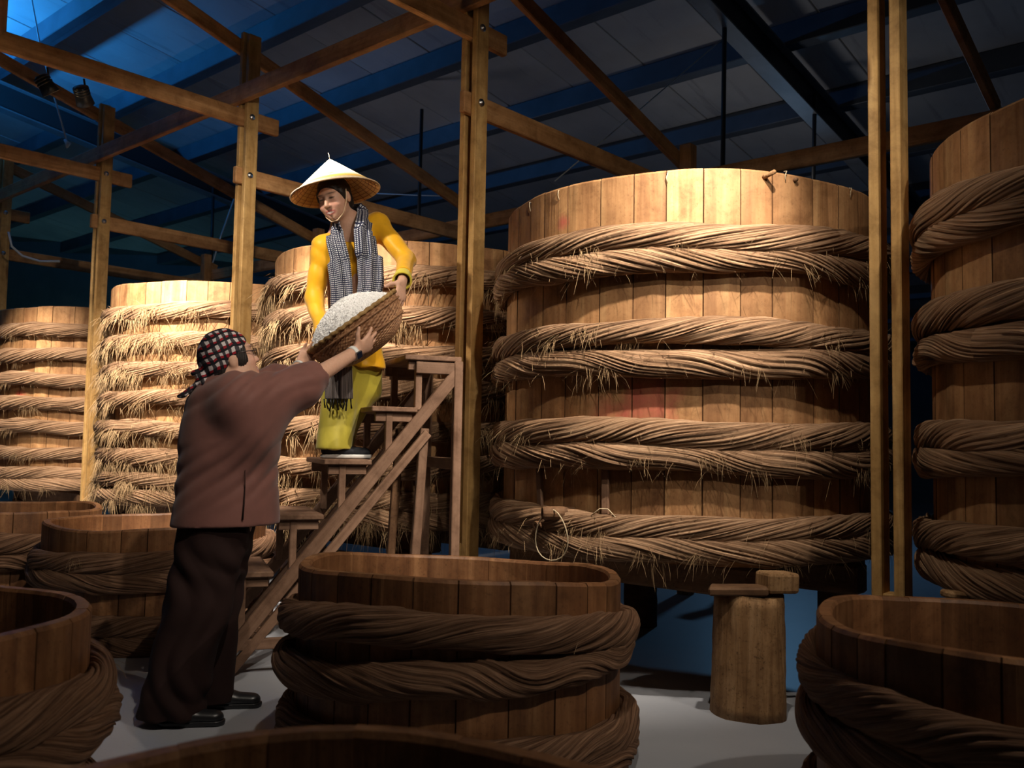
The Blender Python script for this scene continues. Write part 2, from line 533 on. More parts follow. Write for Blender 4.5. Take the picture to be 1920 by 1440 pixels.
flood((-8.6, 18.2, .12), (-9.4, 20.0, 3.2), 16, 'added unseen teal fill light on the far wall behind the far-left vat', (.25, .75, .85), .3)  # added behind the vat, unseen, to brighten the black far wall

# ================================================================== ropes
def rope_ring(name, R, r, turns, seed, mat, NS=13, NU=200, PER=5, wav=.012):
    rs = np.random.RandomState(seed)
    w = rs.uniform(.35, 1.0, NS) ** 1.3 + rs.uniform(0, .5, NS); edges = np.concatenate([[0], np.cumsum(w)]) / w.sum()
    prof_t = np.array([0, .16, .40, .62, .86]); prof_h = np.array([-1.0, .35, 1.0, .85, .25])
    vv, sid = [], []
    for s in range(NS):
        for t_ in prof_t:
            vv.append(edges[s] + (edges[s + 1] - edges[s]) * t_); sid.append(s)
    vv = np.array(vv) * TAU; sid = np.array(sid); hh = np.tile(prof_h, NS)
    NV = len(vv)
    u = np.arange(NU) / NU * TAU
    U, V = np.meshgrid(u, vv, indexing='ij')
    amp = np.zeros((NU, NS))
    for h in range(1, 9):
        amp += rs.normal(0, 1, (1, NS)) / h ** .4 * np.sin(u[:, None] * h * 3 + rs.uniform(0, TAU, (1, NS)))
    amp = .085 + .045 * amp
    A = amp[:, sid]
    rad = r * (1 + np.clip(A, .01, .26) * hh[None, :])
    # strand of the strand: slow swelling of the whole rope
    sw = np.zeros(NU); dz = np.zeros(NU); dr = np.zeros(NU)
    for h in range(1, 12):
        sw += rs.normal() / h ** .5 * np.sin(u * h + rs.uniform(0, TAU))
        dz += rs.normal() / h * np.sin(u * h + rs.uniform(0, TAU))
        dr += rs.normal() / h * np.sin(u * h + rs.uniform(0, TAU))
    rad = rad * (1 + .045 * sw[:, None])
    tw = sum(rs.normal() / h ** .8 * np.sin(u * h + rs.uniform(0, TAU)) for h in range(1, 14))
    ang = V + turns * U + .38 * tw[:, None]
    Rc = R + dr[:, None] * wav * .4
    x = (Rc + rad * np.cos(ang) * .70); z = rad * np.sin(ang) * 1.05 + dz[:, None] * wav
    P = np.stack([x * np.cos(U), x * np.sin(U), z], -1).reshape(-1, 3)
    I = np.arange(NU)[:, None]; J = np.arange(NV)[None, :]
    I2 = (I + 1) % NU; J2 = (J + 1) % NV
    F = np.stack([I * NV + J, I2 * NV + J, I2 * NV + J2, I * NV + J2], -1).reshape(-1, 4)
    u0 = I / NU + 0 * J; u1 = (I + 1) / NU + 0 * J
    v0 = (vv / TAU)[None, :] + 0 * I; v1 = np.where(J == NV - 1, 1.0, (vv / TAU)[(J + 1) % NV]) + 0 * I
    UV = np.stack([np.stack([u0, v0], -1), np.stack([u1, v0], -1), np.stack([u1, v1], -1), np.stack([u0, v1], -1)], 2).reshape(-1, 2)
    me = mesh_data(name, P, F, mat, True, UV)
    return me

def fray_ring(name, R, r, n, clumps, seed, mat, lmin=.03, lmax=.13, a0=0.0, a1=TAU, thick=.0009):
    """loose fibres sticking out of a rope ring"""
    rs = random.Random(seed)
    V_, F_ = [], []
    def fibre(u, v, L, du, dn, dd, th):
        er = Vector((math.cos(u), math.sin(u), 0)); et = Vector((-math.sin(u), math.cos(u), 0)); ez = Vector((0, 0, 1))
        p = er * (R + r * .60 * math.cos(v)) + ez * (r * .97 * math.sin(v))
        nrm = er * math.cos(v) + ez * math.sin(v)
        d = (nrm * dn + et * du - ez * dd).normalized()
        pts = []
        for i in range(4):
            pts.append(p.copy()); p = p + d * (L / 3)
            d = (d - ez * rs.uniform(.05, .45) + et * rs.uniform(-.2, .2)).normalized()
        b = len(V_)
        for i, q_ in enumerate(pts):
            rr = th * (1.0, .9, .7, .25)[i]
            for s in range(3):
                a = TAU * s / 3
                V_.append(tuple(q_ + (er * math.cos(a) + ez.cross(d).normalized() * math.sin(a) if abs(d.z) < .99 else er * math.cos(a) + et * math.sin(a)) * rr))
        for i in range(3):
            for s in range(3):
                F_.append((b + i * 3 + s, b + i * 3 + (s + 1) % 3, b + i * 3 + 3 + (s + 1) % 3, b + i * 3 + 3 + s))
    for _ in range(n):
        fibre(rs.uniform(a0, a1), rs.uniform(-2.0, 1.2), rs.uniform(lmin, lmax) * rs.choice((.6, 1, 1, 1.5)), rs.choice((-1, 1)) * rs.uniform(.4, 1.4), rs.uniform(.2, 1.0), rs.uniform(0, .7), thick)
    for _ in range(clumps):
        u = rs.uniform(a0, a1); v = rs.uniform(-1.8, .3); sgn = rs.choice((-1, 1))
        for _ in range(rs.randint(14, 34)):
            fibre(u + rs.gauss(0, .035 / R), v + rs.gauss(0, .25), rs.uniform(lmin, lmax) * rs.uniform(.8, 1.5), sgn * rs.uniform(-.3, 1.0), rs.uniform(.15, .6), rs.uniform(.2, 1.3), thick * 1.15)
    return mesh_data(name, V_, F_, mat, True)

VR = .98      # vat radius
RR = .056
ROPE_BIG = {}
for i, (tn, sd) in enumerate(((4, 1), (-5, 2), (5, 3), (-4, 4))):
    ROPE_BIG[i] = rope_ring('rope_hoop', VR + RR * .62, RR, tn, sd, M['rope'], 19, 190)
ROPE_SMALL = {}
TR = .585
TRR = .052
for i, (tn, sd) in enumerate(((3, 11), (-3, 12), (3, 13), (-3, 14))):
    ROPE_SMALL[i] = rope_ring('rope_hoop', TR + TRR * .58, TRR, tn, sd, M['rope_tub'], 14, 150)
FRAY_MED = [fray_ring('loose_fibres', VR + RR * .62, RR, 520, 16, 21 + i, M['fibre'], .02, .10) for i in range(3)]
FRAY_BIG = [fray_ring('loose_fibres', VR + RR * .62, RR, 420, 62, 31 + i, M['fibre'], .04, .15, thick=.0018) for i in range(3)]
FRAY_SMALL = [fray_ring('loose_fibres', TR + TRR * .58, TRR, 18, 1, 41, M['fibre'], .02, .06)]

def staves(parent, R, th, z0, z1, n, mat, seed, wob=.003, topfn=None, part='stave'):
    rs = random.Random(seed)
    w = [rs.choice((.75, .9, 1.0, 1.0, 1.15, 1.3)) for _ in range(n)]
    tot = sum(w); a = rs.uniform(0, 1)
    gap = .00005
    for i in range(n):
        a1 = a + TAU * w[i] / tot
        Rk = R + rs.uniform(-wob, wob)
        ns = 4
        g0 = a + gap / R; g1 = a1 - gap / R
        ch = .0028
        prof = []            # outer points (angle, radius)
        prof.append((g0, Rk - ch)); prof.append((g0 + ch / R, Rk))
        for s in range(1, ns): prof.append((g0 + (g1 - g0) * s / ns, Rk + .0015))
        prof.append((g1 - ch / R, Rk)); prof.append((g1, Rk - ch))
        ri = Rk - th
        prof.append((g1, ri)); prof.append(((g0 + g1) / 2, ri)); prof.append((g0, ri))
        V_, F_ = [], []
        m = len(prof)
        no = ns + 3
        rings = ((0, 0), (1, 0), (2, 1))
        jz = rs.uniform(-1, 1) * wob
        for lev, (q_, ins) in enumerate(rings):
            for j, (an, rr) in enumerate(prof):
                zt = (topfn(an) if topfn else z1) + jz
                z = z0 if q_ == 0 else (zt - .010 if q_ == 1 else zt)
                r2 = rr
                if ins: r2 = rr - .008 if j < no else rr + .006
                V_.append((r2 * math.cos(an), r2 * math.sin(an), z))
        for lev in range(2):
            for j in range(m):
                k_ = (j + 1) % m
                F_.append((lev * m + j, lev * m + k_, (lev + 1) * m + k_, (lev + 1) * m + j))
        F_.append(tuple(range(m))[::-1]); F_.append(tuple(2 * m + j for j in range(m)))
        me = mesh_data(part, V_, F_, mat)
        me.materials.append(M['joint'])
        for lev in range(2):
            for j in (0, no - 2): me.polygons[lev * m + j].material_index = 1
        obj(part, me, parent)
        a = a1

def bottom_disc(parent, R, z, mat):
    v, f = lathe_geo([(0, z), (R, z), (R, z - .03), (0, z - .03)], 40)
    obj('bottom_board', mesh_data('bottom_board', v, f, mat), parent)

def vat(center, label, ropes, fray, seed, group, mat=None, top=2.34):
    """tall rope-bound vat; ropes: list of (z, mesh index)"""
    rs = random.Random(seed)
    g = empty('wooden_vat', center)
    staves(g, VR, .06, .60, top, 38, mat or M['vat'], seed, .002, topfn=lambda a: top + .006 * math.sin(3 * a + seed) + .004 * math.sin(7 * a))
    bottom_disc(g, VR - .05, .70, M['vat'])
    for i, (z, mi) in enumerate(ropes):
        rz = rs.uniform(0, TAU)
        tilt = (rs.gauss(0, .006), rs.gauss(0, .006))
        h = obj('rope_hoop', ROPE_BIG[mi % 4], g, loc=(0, 0, z), rot=(tilt[0], tilt[1], rz))
        h['label'] = 'thick twisted fibre rope hoop'
        if fray:
            f_ = obj('loose_fibres', fray[i % len(fray)], h); f_['kind'] = 'stuff'
    tag(g, label, 'vat', group)
    return g
RED = [((.60, 4.02, 1.31), .17, STAIN_RED, .75), ((.39, 4.12, 1.25), .12, STAIN_RED, .5), ((.22, 4.3, 2.17), .05, STAIN_RED, .8)]
RED_A = [(tuple(at(38, 748, 8.75)), .10, (.5, .08, .06), .85)]
M['vat_red'] = wood('stained_vat_wood', (.24, .115, .050), (.45, .245, .108), (.58, .36, .17), 'Z', 16, .5, .62, .3, 0, grime=.35, stains=RED)
M['vat_red_a'] = wood('marked_vat_wood', (.24, .115, .050), (.45, .245, .108), (.58, .36, .17), 'Z', 16, .5, .62, .3, 0, grime=.35, stains=RED_A)
PAIRS = [(2.033, 0), (1.928, 1), (1.615, 2), (1.505, 3), (1.172, 0), (1.070, 3), (.768, 2), (.665, 1)]
SINGLES = [(2.11, 0), (1.865, 2), (1.635, 0), (1.41, 2), (1.185, 0), (.955, 2), (.755, 0), (.645, 1)]
GV = 'tall rope-bound fermenting vats'
big_vat = vat(vat_at(0), 'tall wooden vat with paired rope hoops, largest whole vat right of centre', PAIRS, FRAY_MED, 101, GV, M['vat_red'])
right_vat = vat(vat_at(-1), 'tall wooden vat with paired rope hoops, cut off by the right edge', PAIRS, [], 102, GV)
vat_c = vat(vat_at(1), 'tall wooden vat with shaggy single rope hoops behind the woman in yellow', SINGLES, FRAY_BIG, 103, GV)
vat_b = vat(vat_at(2), 'tall wooden vat with shaggy single rope hoops behind the person in brown', SINGLES, FRAY_BIG, 104, GV)
vat_a = vat(vat_at(3) + Vector((-.06, .03, 0)), 'tall wooden vat with tidy single rope hoops at the far left edge', SINGLES, FRAY_MED[:1], 105, GV, M['vat_red_a'])

# ------------------------------------------------------------------ supports under the vats
def log(name, loc, r, h, seed, mat, label, parent=None, lean=(0, 0)):
    rs = np.random.RandomState(seed)
    n, k = 28, 12
    V_, F_ = [], []
    for j in range(k):
        t_ = j / (k - 1)
        for i in range(n):
            a = TAU * i / n
            rr = r * (1 + .035 * math.sin(3 * a + seed) + .02 * math.sin(7 * a + 4 * t_) + .012 * math.sin(19 * a + 2 * t_) + rs.normal(0, .010)) * (1.04 - .08 * t_)
            V_.append((rr * math.cos(a) + lean[0] * t_, rr * math.sin(a) + lean[1] * t_, h * t_ + (.006 * math.sin(2 * a) if j == k - 1 else 0)))
    for j in range(k - 1):
        for i in range(n):
            F_.append((j * n + i, j * n + (i + 1) % n, (j + 1) * n + (i + 1) % n, (j + 1) * n + i))
    F_.append(tuple(range(n))[::-1]); F_.append(tuple((k - 1) * n + i for i in range(n)))
    me = mesh_data(name, V_, F_, mat, True)
    for q_ in (-1, -2): me.polygons[len(me.polygons) + q_].use_smooth = False
    return obj(name, me, parent, loc=loc)
lp = at(1405, 1335, 3.93)
lg = log('support_log', (lp.x, lp.y, 0), .150, .50, 5, M['log'], '')
tag(lg, 'thick upright log standing under the front of the big vat', 'log')
def bearers(k, label, zc=.505, legs=True, legmat=None):
    c = vat_at(k)
    g = empty('vat_stand', c, GRID_RZ)
    for s in (-.5, 0.0, .5):
        hl = .95 if s == 0 else .76
        beam('bearer', (-hl, s, zc), (hl, s, zc), .14, .14, M['darkwood'], g, bev=.012)
    if legs:
        for x in (-.62, .62):
            for y in (-.52, .52):
                me = log('leg', (x, y, 0), .10, zc - .065, int(k * 7 + x * 9 + y * 3 + 50), M['darkwood'], '', g)
    tag(g, label, 'stand', 'timber stands under the vats')
bearers(0, 'dark timber stand with stub legs under the big vat')
bearers(1, 'dark timber stand under the vat behind the woman in yellow')
bearers(2, 'dark timber stand under the vat behind the person in brown')
bearers(3, 'dark timber stand under the far-left vat')
bearers(-1, 'dark timber stand under the vat at the right edge')

# ================================================================== low tubs
def tub(center, label, seed, slant=(0, 0), top=.655, ropes=None, R=1.0, wave=.008):
    rs = random.Random(seed)
    g = empty('low_tub', (center[0], center[1], 0))
    def topfn(a): return top + slant[0] * math.cos(a) + slant[1] * math.sin(a) + wave * math.sin(3 * a + seed) + wave * .5 * math.sin(5 * a + 2 * seed)
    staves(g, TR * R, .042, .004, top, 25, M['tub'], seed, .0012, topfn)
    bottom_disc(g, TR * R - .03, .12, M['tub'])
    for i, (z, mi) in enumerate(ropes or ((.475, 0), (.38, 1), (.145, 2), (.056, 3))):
        k = 1.0 if i < 2 else .35
        h = obj('rope_hoop', ROPE_SMALL[mi], g, loc=(0, 0, z), rot=(slant[1] / (TR * R) * k, -slant[0] / (TR * R) * k, rs.uniform(0, TAU)))
        h.scale = (R, R, 1)
        h['label'] = 'thick twisted cane rope hoop'
        if i == 0:
            f_ = obj('loose_fibres', FRAY_SMALL[0], h); f_['kind'] = 'stuff'
    tag(g, label, 'tub', 'low rope-bound tubs in front')
    return g
tub((-.175, 3.43), 'low open wooden tub in front of the middle post, whole rim showing', 201, (-.018, -.03))
tub((1.36, 2.50), 'low open wooden tub in the bottom right corner', 202, (-.01, 0), top=.645, R=.86)
tub((-1.66, 2.28), 'low open wooden tub cut off by the lower left edge', 203)
tub((-.214, .89), 'low open wooden tub at the bottom edge, only its far rim showing', 204)
tub((-2.02, 5.32), 'low open wooden tub behind the legs of the person in brown', 205, R=1.02, top=.635)
tub((-3.22, 5.85), 'low open wooden tub at the left edge below the far-left vat', 206)

# ================================================================== step ladder
LF = Vector((-1.335, 4.35, 0))
LU = Vector((.935, .355, 0)).normalized()
LW = Vector((-LU.y, LU.x, 0))
LZ = Vector((0, 0, 1))
lad = empty('step_ladder', LF, math.atan2(LU.y, LU.x))       # local x = up the stair, y = away, z = up
LWID = .56
def treadz(i): return .215 + i * .2675       # i = 0..5
for i in range(6):
    xr = .008 + i * .2285; z = treadz(i)
    tl = .235 if i < 5 else .30
    tr = beam('tread', (xr - .01 - tl / 2, -.02, z - .0125), (xr - .01 - tl / 2, LWID + .02, z - .0125), tl, .026, M['stair'], lad, bev=.004)
    beam('tread_cleat', (xr - tl + .015, .022, z - .05), (xr - .03, .022, z - .05), .026, .05, M['stair'], lad, bev=.003)
    beam('tread_cleat', (xr - tl + .015, LWID - .022, z - .05), (xr - .03, LWID - .022, z - .05), .026, .05, M['stair'], lad, bev=.003)
    for y in (.022, LWID - .022):
        # short upright under the tread, standing on the stringer
        x0 = xr - tl + .055 if i < 5 else xr - tl + .04
        zs = (x0 - .0) / .2285 * .2675 + .02
        zlow = max(.0, z - .26)
        if i > 0:
            beam('riser_post', (x0 + .03, y, zlow - .02), (x0 + .03, y, z - .026), .036, .034, M['stair'], lad, up=(1, 0, 0), bev=.003)
for y in (-.004, LWID + .004):
    a = Vector((-.03, y, .0)); b = Vector((1.135, y, 1.455))
    n = Vector((-(b - a).z, 0, (b - a).x)).normalized()
    beam('stringer', a + n * .02, b + n * .02, .032, .062, M['stair'], lad, up=n, bev=.003)
    beam('stringer_rail', a - n * .058 + Vector((.03, 0, .06)), a.lerp(b, .82) - n * .058, .032, .045, M['stair'], lad, up=n, bev=.003)
    beam('leg', (1.125, y, 0), (1.125, y, 1.53), .045, .045, M['stair'], lad, up=(1, 0, 0), bev=.004)
    beam('leg', (.90, LWID * .0 + y * .9 + .03, .0), (.96, LWID * .0 + y * .9 + .03, 1.18), .04, .045, M['darkwood'] if y > .1 else M['stair'], lad, up=(1, 0, 0), bev=.004)
    beam('bottom_rail', (.03, y, .145), (1.11, y, .145), .03, .05, M['stair'], lad, bev=.003)
    beam('top_rail', (.90, y, 1.49), (1.14, y, 1.49), .03, .06, M['stair'], lad, bev=.003)
beam('back_rail', (1.125, 0, .30), (1.125, LWID, .30), .03, .06, M['stair'], lad, bev=.003)
beam('back_rail', (1.125, 0, 1.0), (1.125, LWID, 1.0), .03, .06, M['stair'], lad, bev=.003)
tag(lad, 'brown wooden step ladder under the woman in yellow', 'ladder')

# ================================================================== things about the big vat
# rectangular block and flat chock on the log
bp = at(1457, 1094, 3.86)
tag(obj('support_block', box_mesh(.15, .11, .085, M['log'], .014, 2), loc=(bp.x, bp.y, .556), rot=(0, .04, .35)),
    'pale squared timber block lying on the upright log under the big vat', 'block')
cp = at(1385, 1108, 3.85)
tag(obj('wood_chock', box_mesh(.24, .10, .035, M['darkwood'], .008, 1), loc=(cp.x, cp.y, .522), rot=(.05, -.06, -.3)),
    'dark flat wood chock on top of the upright log', 'chock')

def on_vat(x, y, k=0, out=0.0):
    """point on the front surface of vat k at a pixel of the photograph"""
    c = vat_at(k); R = VR + out
    o = Vector((0, 0, CAM_H)); d = (at(x, y, 1.0) - o)
    dx, dy = d.x, d.y; ox, oy = o.x - c.x, o.y - c.y
    A = dx * dx + dy * dy; B = 2 * (ox * dx + oy * dy); C_ = ox * ox + oy * oy - R * R
    t_ = (-B - math.sqrt(max(0, B * B - 4 * A * C_))) / (2 * A)
    P = o + d * t_
    n = Vector((P.x - c.x, P.y - c.y, 0)).normalized()
    return P, n
big_g = 'pegs and nails in the big vat'
P, n = on_vat(1430, 333)
tag(tube('peg', [P - n * .02, P + n * .055 + Vector((.03, 0, .012))], [.011, .010], M['log'], None, 10), 'round wooden peg jutting from the big vat near its rim', 'peg', big_g)
P, n = on_vat(1489, 338)
tag(tube('nail', [P - n * .01, P + n * .018], [.008, .010], M['darkwood'], None, 10), 'dark nail head right of the peg on the big vat', 'nail', big_g)
for i, (x, y, w) in enumerate(((1049, 358, 'second-leftmost'), (996, 380, 'leftmost'), (1470, 322, 'between peg and nail'), (1591, 353, 'rightmost'), (1250, 326, 'middle'))):
    P, n = on_vat(x, y)
    tt = Vector((-n.y, n.x, 0))
    tag(tube('string_tie', [P, P + n * .012 + tt * .006, P + n * .01 - Vector((0, 0, .02)), P + n * .006 - Vector((0, 0, .045)) + tt * .004], .0022, M['string'], None, 5),
        'short frayed string knotted at the big vat rim, ' + w, 'string', 'string ends on the big vat rim')
# upright sticks wedged between rope pairs
for x, y0, y1, w in ((1010, 868, 965, 'left'), (1135, 868, 968, 'right')):
    a, n = on_vat(x, y0, 0, .012); b, _ = on_vat(x + (4 if w == 'left' else 0), y1 + 6, 0, .03)
    s_ = beam('wedge_stick', a, b, .035, .016, M['stair'], None, up=n, bev=.003)
    tag(s_, 'flat upright stick wedged between the lower ropes of the big vat, ' + w + ' one', 'stick', 'wedge sticks')
    c_, n2 = on_vat(x, y1 - 14, 0, .03)
    tt = Vector((-n2.y, n2.x, 0))
    pts = [c_ - tt * .07 - Vector((0, 0, .04)) + n2 * .02, c_ - tt * .02 + n2 * .014, c_ + tt * .02 + n2 * .014, c_ + tt * .06 - Vector((0, 0, .035)) + n2 * .02]
    tag(tube('binding_cord', pts, .003, M['string'], None, 6), 'thin cord tied round the ' + w + ' wedge stick', 'cord', 'cords on the wedge sticks')
# drain logs poking out through the bottom ropes
P, n = on_vat(1062, 962, 0, .02)
tt = Vector((-n.y, n.x, 0))
def stub(name, a, b, r, mat):
    a = Vector(a); b = Vector(b)
    v, f = lathe_geo([(0, 0), (r * .35, .004), (r * .4, .0), (r * .9, .0), (r, .008), (r * 1.03, (b - a).length * .5), (r * .96, (b - a).length), (0, (b - a).length)], 14)
    m = (b - a).normalized().to_track_quat('Z', 'Y').to_matrix().to_4x4(); m.translation = a
    return obj(name, mesh_data(name, v, f, mat, False), mat4=m)
tag(stub('drain_plug', P - tt * .06 + n * .10 + Vector((0, 0, .0)), P + tt * .03 - n * .02 + Vector((0, 0, .0)), .031, M['darkwood']), 'dark round drain plug at the bottom ropes of the big vat', 'plug')
P2, n2 = on_vat(1024, 985, 0, .03)
tag(stub('drain_plug', P2 + n2 * .06 - tt * .01, P2 - n2 * .04, .022, M['darkwood']), 'smaller drain plug below and left of the dark round one', 'plug')
Pc, n3 = on_vat(1034, 1003, 0, .095)
loop = []
for i in range(24):
    a = TAU * i / 24
    loop.append(Pc + tt * .095 * math.cos(a) + Vector((0, 0, .115 * math.sin(a))) + n3 * .012 * math.sin(2 * a))
tag(tube('cord_loop', loop, .003, M['string'], None, 6, closed=True), 'thin loop of cord hanging round the drain plugs of the big vat', 'cord')

# ================================================================== overhead rods and wires
def rod(x0, y0, x1, y1, Y, r, mat, name, label, cat):
    tag(tube(name, [at(x0, y0, Y), at(x1, y1, Y)], r, mat, None, 8), label, cat, 'hanging rods' if name == 'hanging_rod' else 'wires under the roof')
rod(791, 205, 785, 420, 10.9, .022, M['darksteel'], 'hanging_rod', 'black rod hanging from the roof right of the conical hat', 'rod')
rod(1359, 15, 1355, 330, 8.15, .022, M['darksteel'], 'hanging_rod', 'black rod hanging from the roof above the big vat', 'rod')
rod(1528, 175, 1525, 340, 9.5, .022, M['darksteel'], 'hanging_rod', 'black rod hanging from the steel rafter left of the right posts', 'rod')
rod(400, 345, 396, 500, 14.2, .025, M['darksteel'], 'hanging_rod', 'black rod far behind, left of the headscarf post', 'rod')
def wire(pts, r, label, mat='wire', name='wire'):
    tag(tube(name, [at(*p) for p in pts], r, M[mat], None, 6), label, 'wire', 'wires under the roof')
wire([(58, -10, 9.6), (74, 78, 9.6), (100, 175, 9.5), (127, 272, 9.4)], .009, 'pale wire dangling beside the lamps at upper left')
tag(obj('wire_knot', mesh_data('wire_knot', *tube_geo([at(121, 262, 9.4), at(128, 270, 9.4), at(125, 278, 9.4)], [.012, .03, .008], 8), M['wire'], True)), 'pale knot at the end of the dangling wire', 'knot')
wire([(1352, 75, 8.1), (1200, 205, 7.6), (1040, 340, 7.2)], .006, 'thin straight wire slanting down to the big vat rim')
wire([(440, 370, 12.0), (415, 440, 12.0), (398, 495, 12.0)], .010, 'pale wire slanting behind the headscarf post')
wire([(690, 362, 12.5), (780, 366, 12.5), (862, 368, 12.5)], .008, 'thin level wire right of the conical hat')
wire([(16, 435, 9.3), (22, 462, 9.3), (42, 480, 9.4), (75, 490, 9.5), (112, 490, 9.5)], .012, 'pale cable curling from the left edge post')

# low plinth behind the ladder foot, pallet of pale posts behind the big vat
pl = at(520, 1160, 5.3)
tag(obj('low_plinth', box_mesh(.45, .45, .09, M['floor'], .006), loc=(-1.17, 5.72, .046), rot=(0, 0, .35)), 'low pale-topped plinth on the floor behind the ladder', 'plinth')
fs = empty('far_trestle', (1.83, 7.35, 0), GRID_RZ)
for y in (-.055, .11):
    beam('upright', (0, y, 0), (0, y, .55), .09, .07, M['pine'], fs, up=(1, 0, 0))
beam('cross_rail', (0, -.12, .2), (0, .18, .2), .05, .06, M['pine'], fs)
beam('cap', (0, -.4, .58), (0, .4, .58), .1, .07, M['darkwood'], fs)
tag(fs, 'pale wooden trestle seen under the big vat', 'trestle')
gt = empty('ground_timber', vat_at(1) - E2 * .72, GRID_RZ)
beam('timber', (-.9, 0, .33), (.9, 0, .33), .13, .15, M['stair'], gt)
for s in (-1, 1): beam('foot', (.78 * s, 0, 0), (.78 * s, 0, .255), .13, .13, M['darkwood'], gt, up=(1, 0, 0))
tag(gt, 'horizontal timber behind the ladder under the shaggy vat', 'timber')
for i, (x, y, s_) in enumerate(((1790, 1095, 1), (1845, 1107, -1))):
    p_ = at(x, y, 3.32)
    tag(obj('wood_wedge', box_mesh(.10, .05, .026, M['log'], .008), loc=(p_.x, p_.y, .60 if i == 0 else .575), rot=(.1 * s_, .12 * s_, .3 + .5 * i)),
        ('upper' if i == 0 else 'lower') + ' wooden wedge sticking out under the right-edge vat', 'wedge', 'wedges under the right-edge vat')

